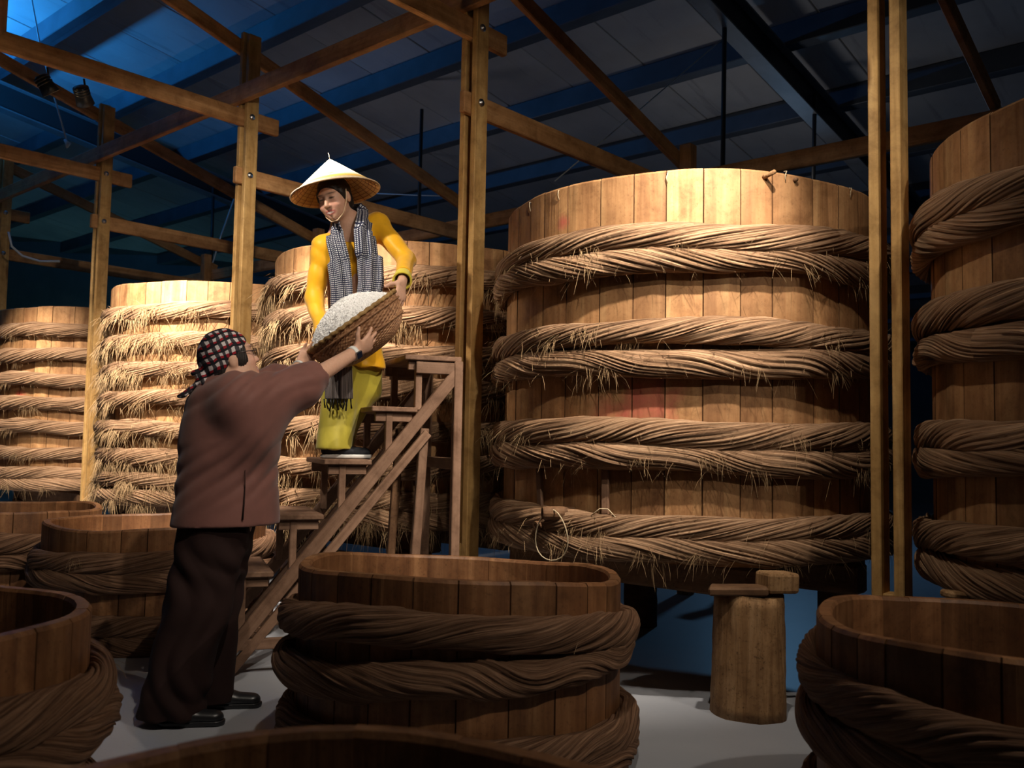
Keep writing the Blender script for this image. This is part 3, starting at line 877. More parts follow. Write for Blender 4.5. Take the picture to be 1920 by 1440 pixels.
# ================================================================== soft-body modelling (distance fields -> one continuous mesh)
def vn(v): return np.array(v, dtype=np.float64)
class Soft:
    def __init__(self, lo, hi, h):
        self.lo = vn(lo); self.h = h
        self.n = np.ceil((vn(hi) - self.lo) / h).astype(int) + 1
        self.F = np.full(self.n, .3, dtype=np.float32)
    def _blk(self, lo, hi):
        a = np.clip(np.floor((vn(lo) - self.lo) / self.h).astype(int), 0, self.n - 1)
        b = np.clip(np.ceil((vn(hi) - self.lo) / self.h).astype(int) + 1, 1, self.n)
        sl = tuple(slice(int(x), int(y)) for x, y in zip(a, b))
        X, Y, Z = [(self.lo[i] + np.arange(a[i], b[i]) * self.h).astype(np.float32) for i in range(3)]
        return sl, X[:, None, None], Y[None, :, None], Z[None, None, :]
    def _put(self, sl, d, k, sub):
        A = self.F[sl]; d = d.astype(np.float32)
        if sub: A, d = -A, d
        if k > 0:
            hh = np.maximum(k - np.abs(A - d), 0) / k
            r = np.minimum(A, d) - hh * hh * k * .25
        else: r = np.minimum(A, d)
        self.F[sl] = -r if sub else r
    def cone(self, a, b, ra, rb, k=.02, sub=False, n=None, ratio=1.0):
        a = vn(a); b = vn(b); R = max(ra, rb); m = max(k, 2 * self.h) + self.h * 2
        sl, X, Y, Z = self._blk(np.minimum(a, b) - R - m, np.maximum(a, b) + R + m)
        ab = b - a; L2 = max(ab @ ab, 1e-9)
        px, py, pz = X - a[0], Y - a[1], Z - a[2]
        t_ = np.clip((px * ab[0] + py * ab[1] + pz * ab[2]) / L2, 0, 1)
        qx, qy, qz = px - t_ * ab[0], py - t_ * ab[1], pz - t_ * ab[2]
        d2 = qx * qx + qy * qy + qz * qz
        r = ra + (rb - ra) * t_
        if n is not None:
            n = vn(n); n = n / np.linalg.norm(n)
            s = qx * n[0] + qy * n[1] + qz * n[2]
            d2 = d2 + s * s * (1 / ratio ** 2 - 1)
        self._put(sl, (np.sqrt(d2) - r) * (1.0 if n is None else .5 + .5 * ratio), k, sub)
        return self
    def ell(self, c, r, ax=None, k=.02, sub=False):
        c = vn(c); r = vn(r); R = r.max(); m = max(k, 2 * self.h) + self.h * 2
        sl, X, Y, Z = self._blk(c - R - m, c + R + m)
        px, py, pz = X - c[0], Y - c[1], Z - c[2]
        if ax is None: ax = np.eye(3)
        q = [px * ax[i][0] + py * ax[i][1] + pz * ax[i][2] for i in range(3)]
        k0 = np.sqrt(sum((q[i] / r[i]) ** 2 for i in range(3)))
        k1 = np.sqrt(sum((q[i] / r[i] ** 2) ** 2 for i in range(3))) + 1e-6
        self._put(sl, k0 * (k0 - 1) / k1, k, sub)
        return self
    def cut(self, p, n, c=None, R=9.0):
        """remove everything on the +n side of the plane, inside the ball c, R"""
        p = vn(p); n = vn(n); n = n / np.linalg.norm(n)
        c = p if c is None else vn(c)
        sl, X, Y, Z = self._blk(c - R, c + R)
        d = (X - p[0]) * n[0] + (Y - p[1]) * n[1] + (Z - p[2]) * n[2]
        ball = (X - c[0]) ** 2 + (Y - c[1]) ** 2 + (Z - c[2]) ** 2 < R * R
        self.F[sl] = np.where(ball, np.maximum(self.F[sl], d), self.F[sl])
        return self
    def net(self):
        F = self.F; neg = F < 0
        nx, ny, nz = F.shape
        cnt = np.zeros((nx - 1, ny - 1, nz - 1), np.uint8)
        cs = [(i, j, k) for i in (0, 1) for j in (0, 1) for k in (0, 1)]
        for i, j, k in cs: cnt += neg[i:nx - 1 + i, j:ny - 1 + j, k:nz - 1 + k]
        flat = np.flatnonzero((cnt > 0) & (cnt < 8))
        I = np.stack(np.unravel_index(flat, cnt.shape), 1)
        acc = np.zeros((len(I), 3)); num = np.zeros(len(I))
        for a in cs:
            for ax in range(3):
                if a[ax]: continue
                b = list(a); b[ax] = 1
                fa = F[I[:, 0] + a[0], I[:, 1] + a[1], I[:, 2] + a[2]].astype(float)
                fb = F[I[:, 0] + b[0], I[:, 1] + b[1], I[:, 2] + b[2]].astype(float)
                w = (fa < 0) != (fb < 0)
                t_ = np.where(w, fa / np.where(w, fa - fb, 1), 0)
                p = np.tile(np.array(a, float), (len(I), 1)); p[:, ax] += t_
                acc += p * w[:, None]; num += w
        V_ = (I + acc / num[:, None]) * self.h + self.lo
        Q = []
        sh = cnt.shape
        for ax in range(3):
            o1, o2 = (ax + 1) % 3, (ax + 2) % 3
            s0 = [slice(None)] * 3; s1 = [slice(None)] * 3
            s0[ax] = slice(0, -1); s1[ax] = slice(1, None)
            ch = neg[tuple(s0)] != neg[tuple(s1)]
            E = np.stack(np.nonzero(ch), 1)
            E = E[(E[:, o1] > 0) & (E[:, o2] > 0) & (E[:, o1] < sh[o1]) & (E[:, o2] < sh[o2])]
            ins = neg[E[:, 0], E[:, 1], E[:, 2]]
            q = []
            for d1, d2 in ((-1, -1), (0, -1), (0, 0), (-1, 0)):
                c = E.copy(); c[:, o1] += d1; c[:, o2] += d2
                q.append(np.searchsorted(flat, np.ravel_multi_index((c[:, 0], c[:, 1], c[:, 2]), sh)))
            q = np.stack(q, 1)
            q[~ins] = q[~ins][:, ::-1]
            Q.append(q)
        return V_, np.concatenate(Q)

def v_normals(V_, Q):
    fn = np.cross(V_[Q[:, 2]] - V_[Q[:, 0]], V_[Q[:, 3]] - V_[Q[:, 1]])
    N_ = np.zeros_like(V_)
    for i in range(4): np.add.at(N_, Q[:, i], fn)
    return N_ / (np.linalg.norm(N_, axis=1, keepdims=True) + 1e-9)
def relax(V_, Q, it=2, f=.5):
    for _ in range(it):
        S_ = np.zeros_like(V_); c = np.zeros(len(V_))
        for i in range(4):
            j = (i + 1) % 4
            np.add.at(S_, Q[:, i], V_[Q[:, j]]); np.add.at(c, Q[:, i], 1)
            np.add.at(S_, Q[:, j], V_[Q[:, i]]); np.add.at(c, Q[:, j], 1)
        V_ = V_ * (1 - f) + S_ / c[:, None] * f
    return V_
def folds(V_, N_, dirs, amp, seed=0, fade=None):
    """cloth creases: warped plane waves pushed along the normal"""
    rs = np.random.RandomState(seed)
    D = np.zeros(len(V_))
    w1 = np.sin(V_ @ rs.normal(0, 5, 3) + 1.0) + .6 * np.sin(V_ @ rs.normal(0, 8, 3))
    for d, fq in dirs:
        d = vn(d); d = d / np.linalg.norm(d)
        ph = V_ @ d * fq + 1.3 * w1 + rs.uniform(0, 6)
        env = .5 + .5 * np.sin(V_ @ rs.normal(0, 8, 3) + rs.uniform(0, 6))
        D += (np.abs(np.sin(ph)) ** 1.5 - .5) * env
    D *= amp
    if fade is not None: D *= fade(V_)
    return V_ + N_ * D[:, None]

def soft_obj(name, S, mat, parent, it=2, fold=None, paint=None, base=None):
    V_, Q = S.net()
    V_ = relax(V_, Q, it)
    if fold: V_ = folds(V_, v_normals(V_, Q), **fold)
    org = vn(parent.location)
    me = mesh_data(name, V_ - org, Q, mat, True)
    if paint is not None:
        C = np.tile(np.array((*base, 1.0)), (len(V_), 1))
        for c, r, ax, colr, soft in paint:
            d = V_ - vn(c)
            q = np.stack([d @ vn(ax[i]) / r[i] for i in range(3)], 1)
            w = np.clip((1 + soft - np.linalg.norm(q, axis=1)) / max(soft, 1e-3) * .5, 0, 1)[:, None]
            C[:, :3] = C[:, :3] * (1 - w) + np.array(colr) * w
        at_ = me.color_attributes.new('tone', 'FLOAT_COLOR', 'POINT')
        at_.data.foreach_set('color', C.astype(np.float32).ravel())
    return obj(name, me, parent)

def skin_mat(name):
    t = NT(name)
    a = t.node('ShaderNodeVertexColor', layer_name='tone')
    nz = t.noise(t.coords('Object', (1, 1, 1), rnd=False), 90, 3, .6)
    col = t.mix(.12, a.outputs['Color'], t.ramp(nz, [(.3, (.35, .18, .12)), (.7, (.8, .55, .42))]))
    t.bump(nz, .06, .004)
    t.b.inputs['Subsurface Weight'].default_value = .08
    t.b.inputs['Subsurface Radius'].default_value = (.01, .004, .002)
    return t.out(col, .48, .35)
def cloth_mat(name, col, rough=.8, sheen=.2, weave=700, var=.15):
    t = NT(name)
    v = t.coords('Object', (1, 1, 1), rnd=False)
    nz = t.noise(v, weave, 2, .5); n2 = t.noise(v, 7, 4, .6)
    c = t.ramp(n2, [(.3, tuple(x * (1 - var) for x in col)), (.7, tuple(min(1, x * (1 + var)) for x in col))])
    t.bump(nz, .08, .002)
    t.b.inputs['Sheen Weight'].default_value = sheen
    return t.out(c, rough, .2)
M['skin'] = skin_mat('skin')
M['tunic'] = cloth_mat('yellow_silk', (.86, .44, .012), .45, .25)
M['olive'] = cloth_mat('olive_silk', (.50, .42, .05), .5, .25)
M['cuff'] = cloth_mat('pale_yellow_silk', (.70, .58, .06), .5, .2)
M['shirt'] = cloth_mat('brown_cotton', (.175, .075, .062), .65, .2)
M['slacks'] = cloth_mat('dark_brown_cotton', (.022, .010, .009), .85, .0)
M['hair'] = plain('dark_hair', (.014, .010, .009), .55, .3, 0, .4, 120)
M['blackshoe'] = plain('black_leather', (.012, .012, .014), .35, .5)
M['navyshoe'] = plain('navy_mesh', (.016, .018, .024), .7, .3, 0, .3, 300)
M['white'] = plain('white_rubber', (.72, .72, .70), .5)
M['cream'] = plain('cream_ribbon', (.72, .52, .34), .6)
M['glass'] = plain('watch_glass', (.01, .014, .03), .12, .6)
M['glasses'] = plain('spectacle_frame', (.05, .03, .03), .3, .5)
M['gold'] = plain('gold', (.8, .55, .2), .25, .5, 1.0)

# checked headscarf and gingham neck scarf
t = NT('checked_headscarf')
tc = t.node('ShaderNodeTexCoord'); mp = t.node('ShaderNodeMapping')
mp.inputs['Rotation'].default_value = (0.0, .45, .2); mp.inputs['Scale'].default_value = (30, 30, 30)
nzv = t.node('ShaderNodeTexNoise'); nzv.inputs['Scale'].default_value = 14
t.lk(tc.outputs['Object'], nzv.inputs['Vector'])
va = t.node('ShaderNodeVectorMath', operation='SCALE'); t.lk(nzv.outputs['Color'], va.inputs[0]); va.inputs['Scale'].default_value = .035
vb = t.node('ShaderNodeVectorMath', operation='ADD'); t.lk(tc.outputs['Object'], vb.inputs[0]); t.lk(va.outputs[0], vb.inputs[1])
t.lk(vb.outputs[0], mp.inputs['Vector'])
sp = t.node('ShaderNodeSeparateXYZ'); t.lk(mp.outputs[0], sp.inputs[0])
X_ = t.math('FRACT', t.math('ADD', t.math('ADD', sp.outputs['X'], t.math('MULTIPLY', sp.outputs['Y'], .6)), 50.0))
Z_ = t.math('FRACT', t.math('ADD', sp.outputs['Z'], 50.0))
xa = t.math('LESS_THAN', X_, .5); za = t.math('LESS_THAN', Z_, .45)
zr = t.math('GREATER_THAN', Z_, .72)
colr = t.mix(t.math('MULTIPLY', xa, za), (.012, .010, .014), (.55, .50, .50))
colr = t.mix(t.math('MULTIPLY', xa, zr), colr, (.26, .012, .02))
colr = t.mix(t.math('MULTIPLY', t.math('SUBTRACT', 1.0, xa), za), colr, (.05, .045, .05))
M['kerchief'] = t.out(colr, .75, .2)
def gingham(name, pale, dark, fu, fv, stripe=False):
    t = NT(name)
    tc = t.node('ShaderNodeTexCoord'); sp = t.node('ShaderNodeSeparateXYZ'); t.lk(tc.outputs['UV'], sp.inputs[0])
    a = t.math('GREATER_THAN', t.math('FRACT', t.math('MULTIPLY', sp.outputs['X'], fu)), .5)
    b = t.math('GREATER_THAN', t.math('FRACT', t.math('MULTIPLY', sp.outputs['Y'], fv)), .5)
    f = a if stripe else t.math('MAXIMUM', a, b)
    return t.out(t.mix(f, pale, dark), .8, .2)
M['gingham'] = gingham('gingham_cotton', (.66, .67, .72), (.02, .024, .055), 19, 95)
M['gingham_end'] = gingham('striped_scarf_end', (.40, .34, .32), (.012, .011, .014), 26, 60, True)

def ortho(f, up):
    f = vn(f); f = f / np.linalg.norm(f)
    r = np.cross(f, vn(up)); r /= np.linalg.norm(r)
    return f, r, np.cross(r, f)

def add_hand(S, wrist, fwd, palm, curls=(.3, .35, .4, .45), thumb=(.6, .7, .25), flip=1, sc=1.0, spread=.12, k=.006):
    """wrist point, direction to the knuckles, direction the palm faces; flip = +-1 picks the thumb side"""
    f = vn(fwd); f /= np.linalg.norm(f)
    p = vn(palm); p = p - f * (p @ f); p /= np.linalg.norm(p)
    s = np.cross(f, p) * flip
    w = vn(wrist)
    S.cone(w - f * .01, w + f * .02 * sc, .024 * sc, .026 * sc, .012, n=p, ratio=.75)
    S.cone(w + f * .03 * sc, w + f * .078 * sc, .034 * sc, .040 * sc, .012, n=p, ratio=.36)
    offs = (.030, .010, -.010, -.028); lens = (.070, .078, .073, .057)
    tips = []
    for i in range(4):
        b = w + f * (.083 - .004 * abs(i - 1)) * sc + s * offs[i] * sc
        d = f + s * (1.5 - i) * spread; d /= np.linalg.norm(d)
        ang = curls[i]
        r0 = (.0092, .0094, .0090, .0080)[i] * sc
        for j, fr in enumerate((.45, .31, .24)):
            c, sn = math.cos(ang), math.sin(ang)
            d2 = d * c + p * sn
            e = b + d2 * lens[i] * fr * sc
            S.cone(b, e, r0, r0 * .9, k if j else .010)
            b = e; r0 *= .9; ang += curls[i] * .9
        tips.append(b)
    b = w + f * .028 * sc + s * .026 * sc
    d = f * thumb[0] + s * thumb[1] + p * thumb[2]; d /= np.linalg.norm(d)
    e = b + d * .046 * sc; S.cone(b, e, .0145 * sc, .0105 * sc, .014)
    d = d + f * .35; d /= np.linalg.norm(d)
    S.cone(e, e + d * .032 * sc, .0102 * sc, .0085 * sc, .004)
    return tips

def add_head(S, c, f, up, sc=1.0, neck=None, smile=True):
    f, r, u = ortho(f, up); c = vn(c)
    ax = (r, f, u)
    L_ = lambda x, y, z: c + (r * x + f * y + u * z) * sc
    e = lambda p, rad, k=.02, sub=False: S.ell(L_(*p), vn(rad) * sc, ax, k * sc, sub)
    e((0, -.015, .032), (.074, .092, .083))
    e((0, .026, -.020), (.067, .064, .084), .03)
    e((0, .034, -.066), (.052, .044, .036), .03)
    e((0, .066, -.091), (.020, .017, .015), .02)
    for s in (-1, 1):
        e((s * .040, .055, -.030), (.026, .027, .024), .02)
        e((s * .075, -.012, -.008), (.010, .021, .031), .006)
        e((s * .031, .098, .012), (.019, .016, .011), .012, True)
        e((s * .031, .0745, .008), (.0155, .012, .010), .004)
        e((s * .012, .090, -.031), (.0085, .010, .0075), .005)
    e((0, .073, .032), (.052, .018, .012), .014)
    S.cone(L_(0, .082, .016), L_(0, .1035, -.027), .0072 * sc, .0118 * sc, .008 * sc)
    w = .027 if smile else .022
    S.cone(L_(-w * .9, .079, -.056), L_(0, .0895, -.060), .004 * sc, .0062 * sc, .004)
    S.cone(L_(w * .9, .079, -.056), L_(0, .0895, -.060), .004 * sc, .0062 * sc, .004)
    S.cone(L_(-w * .75, .078, -.064), L_(0, .0885, -.0735), .004 * sc, .0068 * sc, .004)
    S.cone(L_(w * .75, .078, -.064), L_(0, .0885, -.0735), .004 * sc, .0068 * sc, .004)
    if neck is not None:
        S.cone(L_(0, -.022, -.055), neck, .050 * sc, .056 * sc, .03)
    return L_, ax
def face_paint(L_, ax, sc, smile=True):
    lip = (.44, .10, .09); dk = (.02, .012, .01)
    P_ = []
    for s in (-1, 1):
        P_.append((L_(s * .038, .062, -.030), (.024 * sc, .05 * sc, .018 * sc), ax, (.72, .36, .27), .8))
    P_.append((L_(0, .085, -.064), (.031 * sc, .03 * sc, .0140 * sc), ax, lip, .25))
    if smile: P_.append((L_(0, .088, -.0655), (.021 * sc, .03 * sc, .0042 * sc), ax, (.74, .68, .64), .2))
    for s in (-1, 1):
        P_.append((L_(s * .031, .083, .0065), (.0155 * sc, .02 * sc, .0046 * sc), ax, dk, .35))
        P_.append((L_(s * .034, .08, .030), (.022 * sc, .03 * sc, .0038 * sc), ax, (.10, .055, .04), .5))
    return P_

SKIN = (.60, .35, .245)
# ------------------------------------------------------------------ the basket they pass
BN = Vector((-.585, -.20, .785)).normalized()          # the opening faces up and to the left
BC = at(660, 603, 4.42)
Bm = BN.to_track_quat('Z', 'Y').to_matrix().to_4x4(); Bm.translation = BC
bk = empty('woven_basket', BC); bk.rotation_euler = Bm.to_euler()
def basket_shell():
    n, m = 132, 34
    V_, F_ = [], []
    for side in (0, 1):
        for j in range(m):
            t_ = j / (m - 1)
            ang = t_ * PI / 2 * .93
            r = .252 * math.cos(ang) ** .72; z = -.185 * math.sin(ang) ** .95
            for i in range(n):
                a = TAU * i / n
                wv = .0032 * (1 if (i // 2 + j) % 2 else -1)
                rr = r - (.008 if side else 0) + (wv if not side else -wv)
                V_.append((rr * math.cos(a), rr * math.sin(a), z + (.008 if side and j else 0)))
    for side in (0, 1):
        o = side * n * m
        for j in range(m - 1):
            for i in range(n):
                q = (o + j * n + i, o + j * n + (i + 1) % n, o + (j + 1) * n + (i + 1) % n, o + (j + 1) * n + i)
                F_.append(q[::-1] if not side else q)
        F_.append(tuple(o + (m - 1) * n + i for i in range(n)))
    return V_, F_
def wicker():
    t = NT('wicker')
    v = t.coords('Object', (1, 1, 1), rnd=False)
    n1 = t.noise(v, 60, 4, .6); n2 = t.noise(v, 7, 3, .5)
    c = t.ramp(n1, [(.3, (.17, .075, .035)), (.55, (.36, .19, .095)), (.75, (.48, .29, .16))])
    c = t.mix(t.ramp(n2, [(.4, (0, 0, 0)), (.7, (.6, .6, .6))]), c, (.14, .06, .03))
    t.bump(n1, .4, .004)
    return t.out(c, .6, .3)
M['wicker'] = wicker()
obj('bowl', mesh_data('bowl', *basket_shell(), M['wicker']), bk)
rim = []
for i in range(160):
    a = TAU * i / 160
    rr = .256 + .0025 * math.sin(a * 40)
    rim.append((rr * math.cos(a), rr * math.sin(a), .002 + .0025 * math.cos(a * 40)))
tube('rim', rim, .010, wood('rim_cane', (.25, .14, .05), (.42, .27, .11), (.52, .36, .17), 'X', 60, .1), bk, 8, closed=True)
for z_, r_ in ((-.03, .2555), (-.10, .228)):
    tube('binding_band', [(r_ * math.cos(TAU * i / 60), r_ * math.sin(TAU * i / 60), z_) for i in range(60)], .0055, M['wicker'], bk, 6, closed=True)
tag(bk, 'tilted round wicker basket held between the two people', 'basket')
# heap of white grain
t = NT('white_grain')
v = t.coords('Object', (1, 1, 1), rnd=False)
n1 = t.noise(v, 160, 3, .7); n2 = t.noise(v, 45, 4, .7)
c = t.ramp(n1, [(.3, (.55, .54, .54)), (.6, (.90, .90, .90))])
t.bump(t.math('ADD', n1, n2), .6, .005)
M['grain'] = t.out(c, .6, .3)
rs_ = np.random.RandomState(8)
n, m = 150, 60
V_, F_ = [], []
for j in range(m):
    t_ = j / (m - 1)
    r = .243 * (1 - t_)
    for i in range(n):
        a = TAU * i / n
        z = .128 * math.cos((1 - t_) * PI / 2) ** .75 - .012 + .006 * math.sin(3 * a + 4 * t_) * (1 - t_)
        jt = rs_.normal(0, .0017)
        V_.append((r * math.cos(a) + .03 * t_ * 0 + jt, r * math.sin(a) + rs_.normal(0, .0012), z + rs_.normal(0, .0022)))
for j in range(m - 1):
    for i in range(n):
        F_.append((j * n + i, j * n + (i + 1) % n, (j + 1) * n + (i + 1) % n, (j + 1) * n + i))
gr = obj('grain_heap', mesh_data('grain_heap', V_, F_, M['grain'], False), loc=BC, rot=Bm.to_euler())
tag(gr, 'heaped white grain filling the tilted wicker basket', 'grain', kind='stuff')

# ------------------------------------------------------------------ shoes
def shoe(parent, heel, d, L_, up_mat, sole_mat, h=.0035, w=.042):
    """ankle-low shoe; heel = floor point under the heel"""
    heel = vn(heel); d = vn(d); d[2] = 0; d /= np.linalg.norm(d); s = np.array((-d[1], d[0], 0)); u = np.array((0, 0, 1.0))
    lo = np.minimum(heel, heel + d * L_) - .1; hi = np.maximum(heel, heel + d * L_) + .1; hi[2] = heel[2] + .16; lo[2] = heel[2] - .02
    S = Soft(lo, hi, h)
    pt = lambda a, z, y=0: heel + d * a * L_ + s * y + u * z
    S.cone(pt(.14, .040), pt(.45, .038), w * .82, w * .9, .02, n=u, ratio=.95)
    S.cone(pt(.45, .036), pt(.84, .030), w * .92, w * .86, .02, n=u, ratio=.72)
    S.cone(pt(.17, .05), pt(.22, .085), w * .75, w * .72, .02)
    S.cut(pt(0, .018), -u); S.cut(pt(.2, .095), u)
    o = soft_obj('shoe', S, up_mat, parent, 2)
    S = Soft(lo, hi, h)
    S.cone(pt(.14, .012), pt(.45, .012), w * .88, w * .90, .01, n=u, ratio=.9)
    S.cone(pt(.45, .012), pt(.86, .014), w * .95, w * .90, .01, n=u, ratio=.8)
    S.cut(pt(0, .001), -u); S.cut(pt(0, .021), u)
    so = soft_obj('sole', S, sole_mat, parent, 1)
    so.parent = o
    return o

# ================================================================== person in brown
brown = empty('person', (at(360, 1330, 3.74).x, 3.74, 0))
BF = (.82, .50, .27)                                    # looks right, away and up
hc = vn(at(432, 672, 3.76)); BU = (-.24, -.08, .95)
NB = vn(at(428, 735, 3.79))
SN = vn(at(452, 752, 3.64)); SF = vn(at(448, 742, 3.95))        # near and far shoulder
EN = vn(at(566, 722, 3.86)); WN = vn(at(665, 661, 4.12))        # near elbow, wrist
EF = vn(at(520, 715, 4.16)); WF = vn(at(562, 688, 4.30))
PV = vn(at(408, 975, 3.76))
S = Soft((-1.62, 3.40, .0), (-.50, 4.62, 1.66), .0045)
Lb, axb = add_head(S, hc, BF, BU, 1.0, NB, smile=True)
S.cone(NB, PV, .13, .14, .05, n=(0, 1, 0), ratio=.9)
S.cone(SN, SF, .06, .06, .05)
S.cone(SN, EN, .050, .042, .03); S.cone(EN, WN, .044, .029, .02)
S.cone(SF, EF, .050, .042, .03); S.cone(EF, WF, .042, .028, .02)
ANK_N = vn(at(318, 1340, 3.64)); ANK_F = vn(at(400, 1312, 3.87))
KN = vn(at(372, 1165, 3.70)); KF = vn(at(408, 1160, 3.84))
HN = vn(at(392, 1000, 3.70)); HF = vn(at(425, 1000, 3.84))
S.cone(HN, KN, .075, .048, .04); S.cone(KN, ANK_N, .045, .030, .02)
S.cone(HF, KF, .070, .040, .04); S.cone(KF, ANK_F, .038, .028, .02)
hf = vn(at(702, 636, 4.20)) - WN
add_hand(S, WN, hf, vn(BC) - WN + np.array((-.05, .10, .12)), (.16, .10, .14, .22), (.30, 1.0, .10), flip=1, sc=1.0, spread=.20)
hf2 = vn(at(578, 662, 4.36)) - WF
add_hand(S, WF, hf2, vn(BC) - WF + np.array((0, -.1, .1)), (.35, .35, .4, .45), (.5, .8, .3), flip=1, sc=.98)
soft_obj('body', S, M['skin'], brown, 2, None, face_paint(Lb, axb, 1.0), SKIN)
# shirt
S = Soft((-1.66, 3.38, .62), (-.72, 4.42, 1.46), .006)
Ybk = 3.77
S.cone(vn(at(432, 790, Ybk)), vn(at(424, 990, Ybk)), .178, .216, .05, n=(-.35, 1, 0), ratio=.80)
S.cone(vn(at(430, 760, Ybk)), vn(at(430, 830, Ybk)), .150, .182, .06, n=(-.35, 1, 0), ratio=.9)
S.cone(SN + np.array((-.02, 0, -.02)), SF + np.array((-.02, 0, -.02)), .085, .085, .07)
S.cone(NB + np.array((0, 0, -.015)), NB + np.array((.0, 0, -.06)), .066, .10, .05)
cuffN = EN + (WN - EN) * .27
S.cone(SN + np.array((0, .03, 0)), EN, .090, .080, .08); S.cone(EN, cuffN + (WN - EN) * .2, .080, .062, .03)
S.cone(EN + np.array((-.10, -.01, -.05)), EN + np.array((.02, 0, -.025)), .06, .045, .05)
S.cone(SN + np.array((.03, .05, -.13)), EN + np.array((-.07, .01, -.045)), .085, .055, .10)
cuffF = EF + (WF - EF) * .25
S.cone(SF, EF, .095, .075, .05); S.cone(EF, cuffF + (WF - EF) * .2, .072, .060, .03)
S.cut(cuffN, WN - EN, cuffN, .2); S.cut(cuffF, WF - EF, cuffF, .12)
S.cut(vn(at(425, 984, Ybk)), (.03, 0, -1), R=.6)
for c_, w_ in ((cuffN, WN - EN), (cuffF, WF - EF)):
    w_ = w_ / np.linalg.norm(w_)
    S.cone(c_ - w_ * .03, c_ + w_ * .03, .046, .050, 0, True)
soft_obj('shirt', S, M['shirt'], brown, 2, dict(dirs=[((.62, .1, -.78), 52), ((.55, .2, -.8), 23)], amp=.0085, seed=3))
sv = np.array([v.co[:] for v in brown.children[-1].data.vertices]) + vn(brown.location)
slit = []
for x_, y_ in ((455, 882), (454, 915), (453, 945), (451, 976)):
    q_ = vn(at(x_, y_, 3.60))
    nb = sv[(np.abs(sv[:, 0] - q_[0]) < .012) & (np.abs(sv[:, 2] - q_[2]) < .012)]
    slit.append((q_[0], (nb[:, 1].min() if len(nb) else 3.6) + .0005, q_[2]))
tube('side_slit', [Vector(q_) - brown.location for q_ in slit], [.0012, .0025, .003, .004], M['slacks'], brown, 5)
# trousers
S = Soft((-1.72, 3.36, .0), (-1.0, 4.12, .92), .006)
nrm = (0, 1, 0)
S.cone(vn(at(400, 1000, 3.72)), vn(at(368, 1140, 3.70)), .138, .125, .05, n=nrm, ratio=.75)
S.cone(vn(at(368, 1140, 3.70)), vn(at(316, 1350, 3.65)), .122, .125, .05, n=nrm, ratio=.8)
S.cone(vn(at(427, 985, 3.84)), vn(at(412, 1120, 3.84)), .115, .085, .05, n=nrm, ratio=.9)
S.cone(vn(at(412, 1120, 3.84)), vn(at(396, 1310, 3.86)), .082, .088, .05, n=nrm, ratio=.9)
S.ell(vn(at(408, 990, 3.77)), (.125, .12, .09), None, .05)
S.cut((0, 0, .028), (0, 0, -1), vn(at(316, 1350, 3.65)), .45)
soft_obj('trousers', S, M['slacks'], brown, 2, dict(dirs=[((1, .3, .12), 34), ((1, -.5, .25), 22)], amp=.011, seed=5))
d_ = (1, .12, 0)
a_ = at(300, 1345, 3.64); shoe(brown, (a_.x, 3.62, 0), d_, .25, M['blackshoe'], M['blackshoe'])
a_ = at(383, 1320, 3.87); shoe(brown, (a_.x - .02, 3.87, 0), d_, .25, M['blackshoe'], M['blackshoe'])
# hair, kerchief
S = Soft(hc - .17, hc + .17, .004)
S.ell(Lb(0, -.018, .030), (.080, .098, .090), axb, .0)
S.ell(Lb(0, -.055, -.045), (.064, .045, .055), axb, .03)
for s in (-1, 1): S.ell(Lb(s * .058, .018, -.004), (.020, .044, .056), axb, .02)
S.cut(Lb(0, .050, .0), np.array(axb[1]) * 1.0, Lb(0, .05, 0), .16)
for s in (-1, 1): S.ell(Lb(s * .090, -.012, -.026), (.028, .015, .026), axb, .008, True)
soft_obj('hair', S, M['hair'], brown, 1, dict(dirs=[((.7, .7, .1), 320), ((.6, -.7, .2), 210)], amp=.0022, seed=2))
S = Soft(hc - .20, hc + .20, .004)
S.ell(Lb(0, -.018, .034), (.088, .104, .094), axb, .0)
S.ell(Lb(0, -.075, -.02), (.060, .05, .06), axb, .05)
S.cut(Lb(0, .028, .018), np.array(axb[1]) * .62 - np.array(axb[2]) * .78, Lb(0, .02, 0), .25)
S.ell(Lb(0, -.128, -.050), (.030, .026, .026), axb, .02)
S.ell(Lb(0, -.140, -.028), (.018, .030, .014), axb, .01)
kt = hc
S.cone(Lb(.01, -.13, -.06), Lb(.03, -.155, -.135), .020, .034, .02, n=axb[1], ratio=.35)
S.cone(Lb(-.01, -.13, -.06), Lb(-.02, -.125, -.145), .018, .032, .02, n=axb[1], ratio=.35)
S.cone(Lb(0, -.14, -.06), Lb(0, -.215, -.105), .016, .028, .02, n=axb[2], ratio=.4)
soft_obj('headscarf', S, M['kerchief'], brown, 1, dict(dirs=[((.5, .2, .8), 60), ((.9, .3, -.3), 50)], amp=.004, seed=9))
brown.children[-1]['label'] = 'red, white and black checked headscarf'
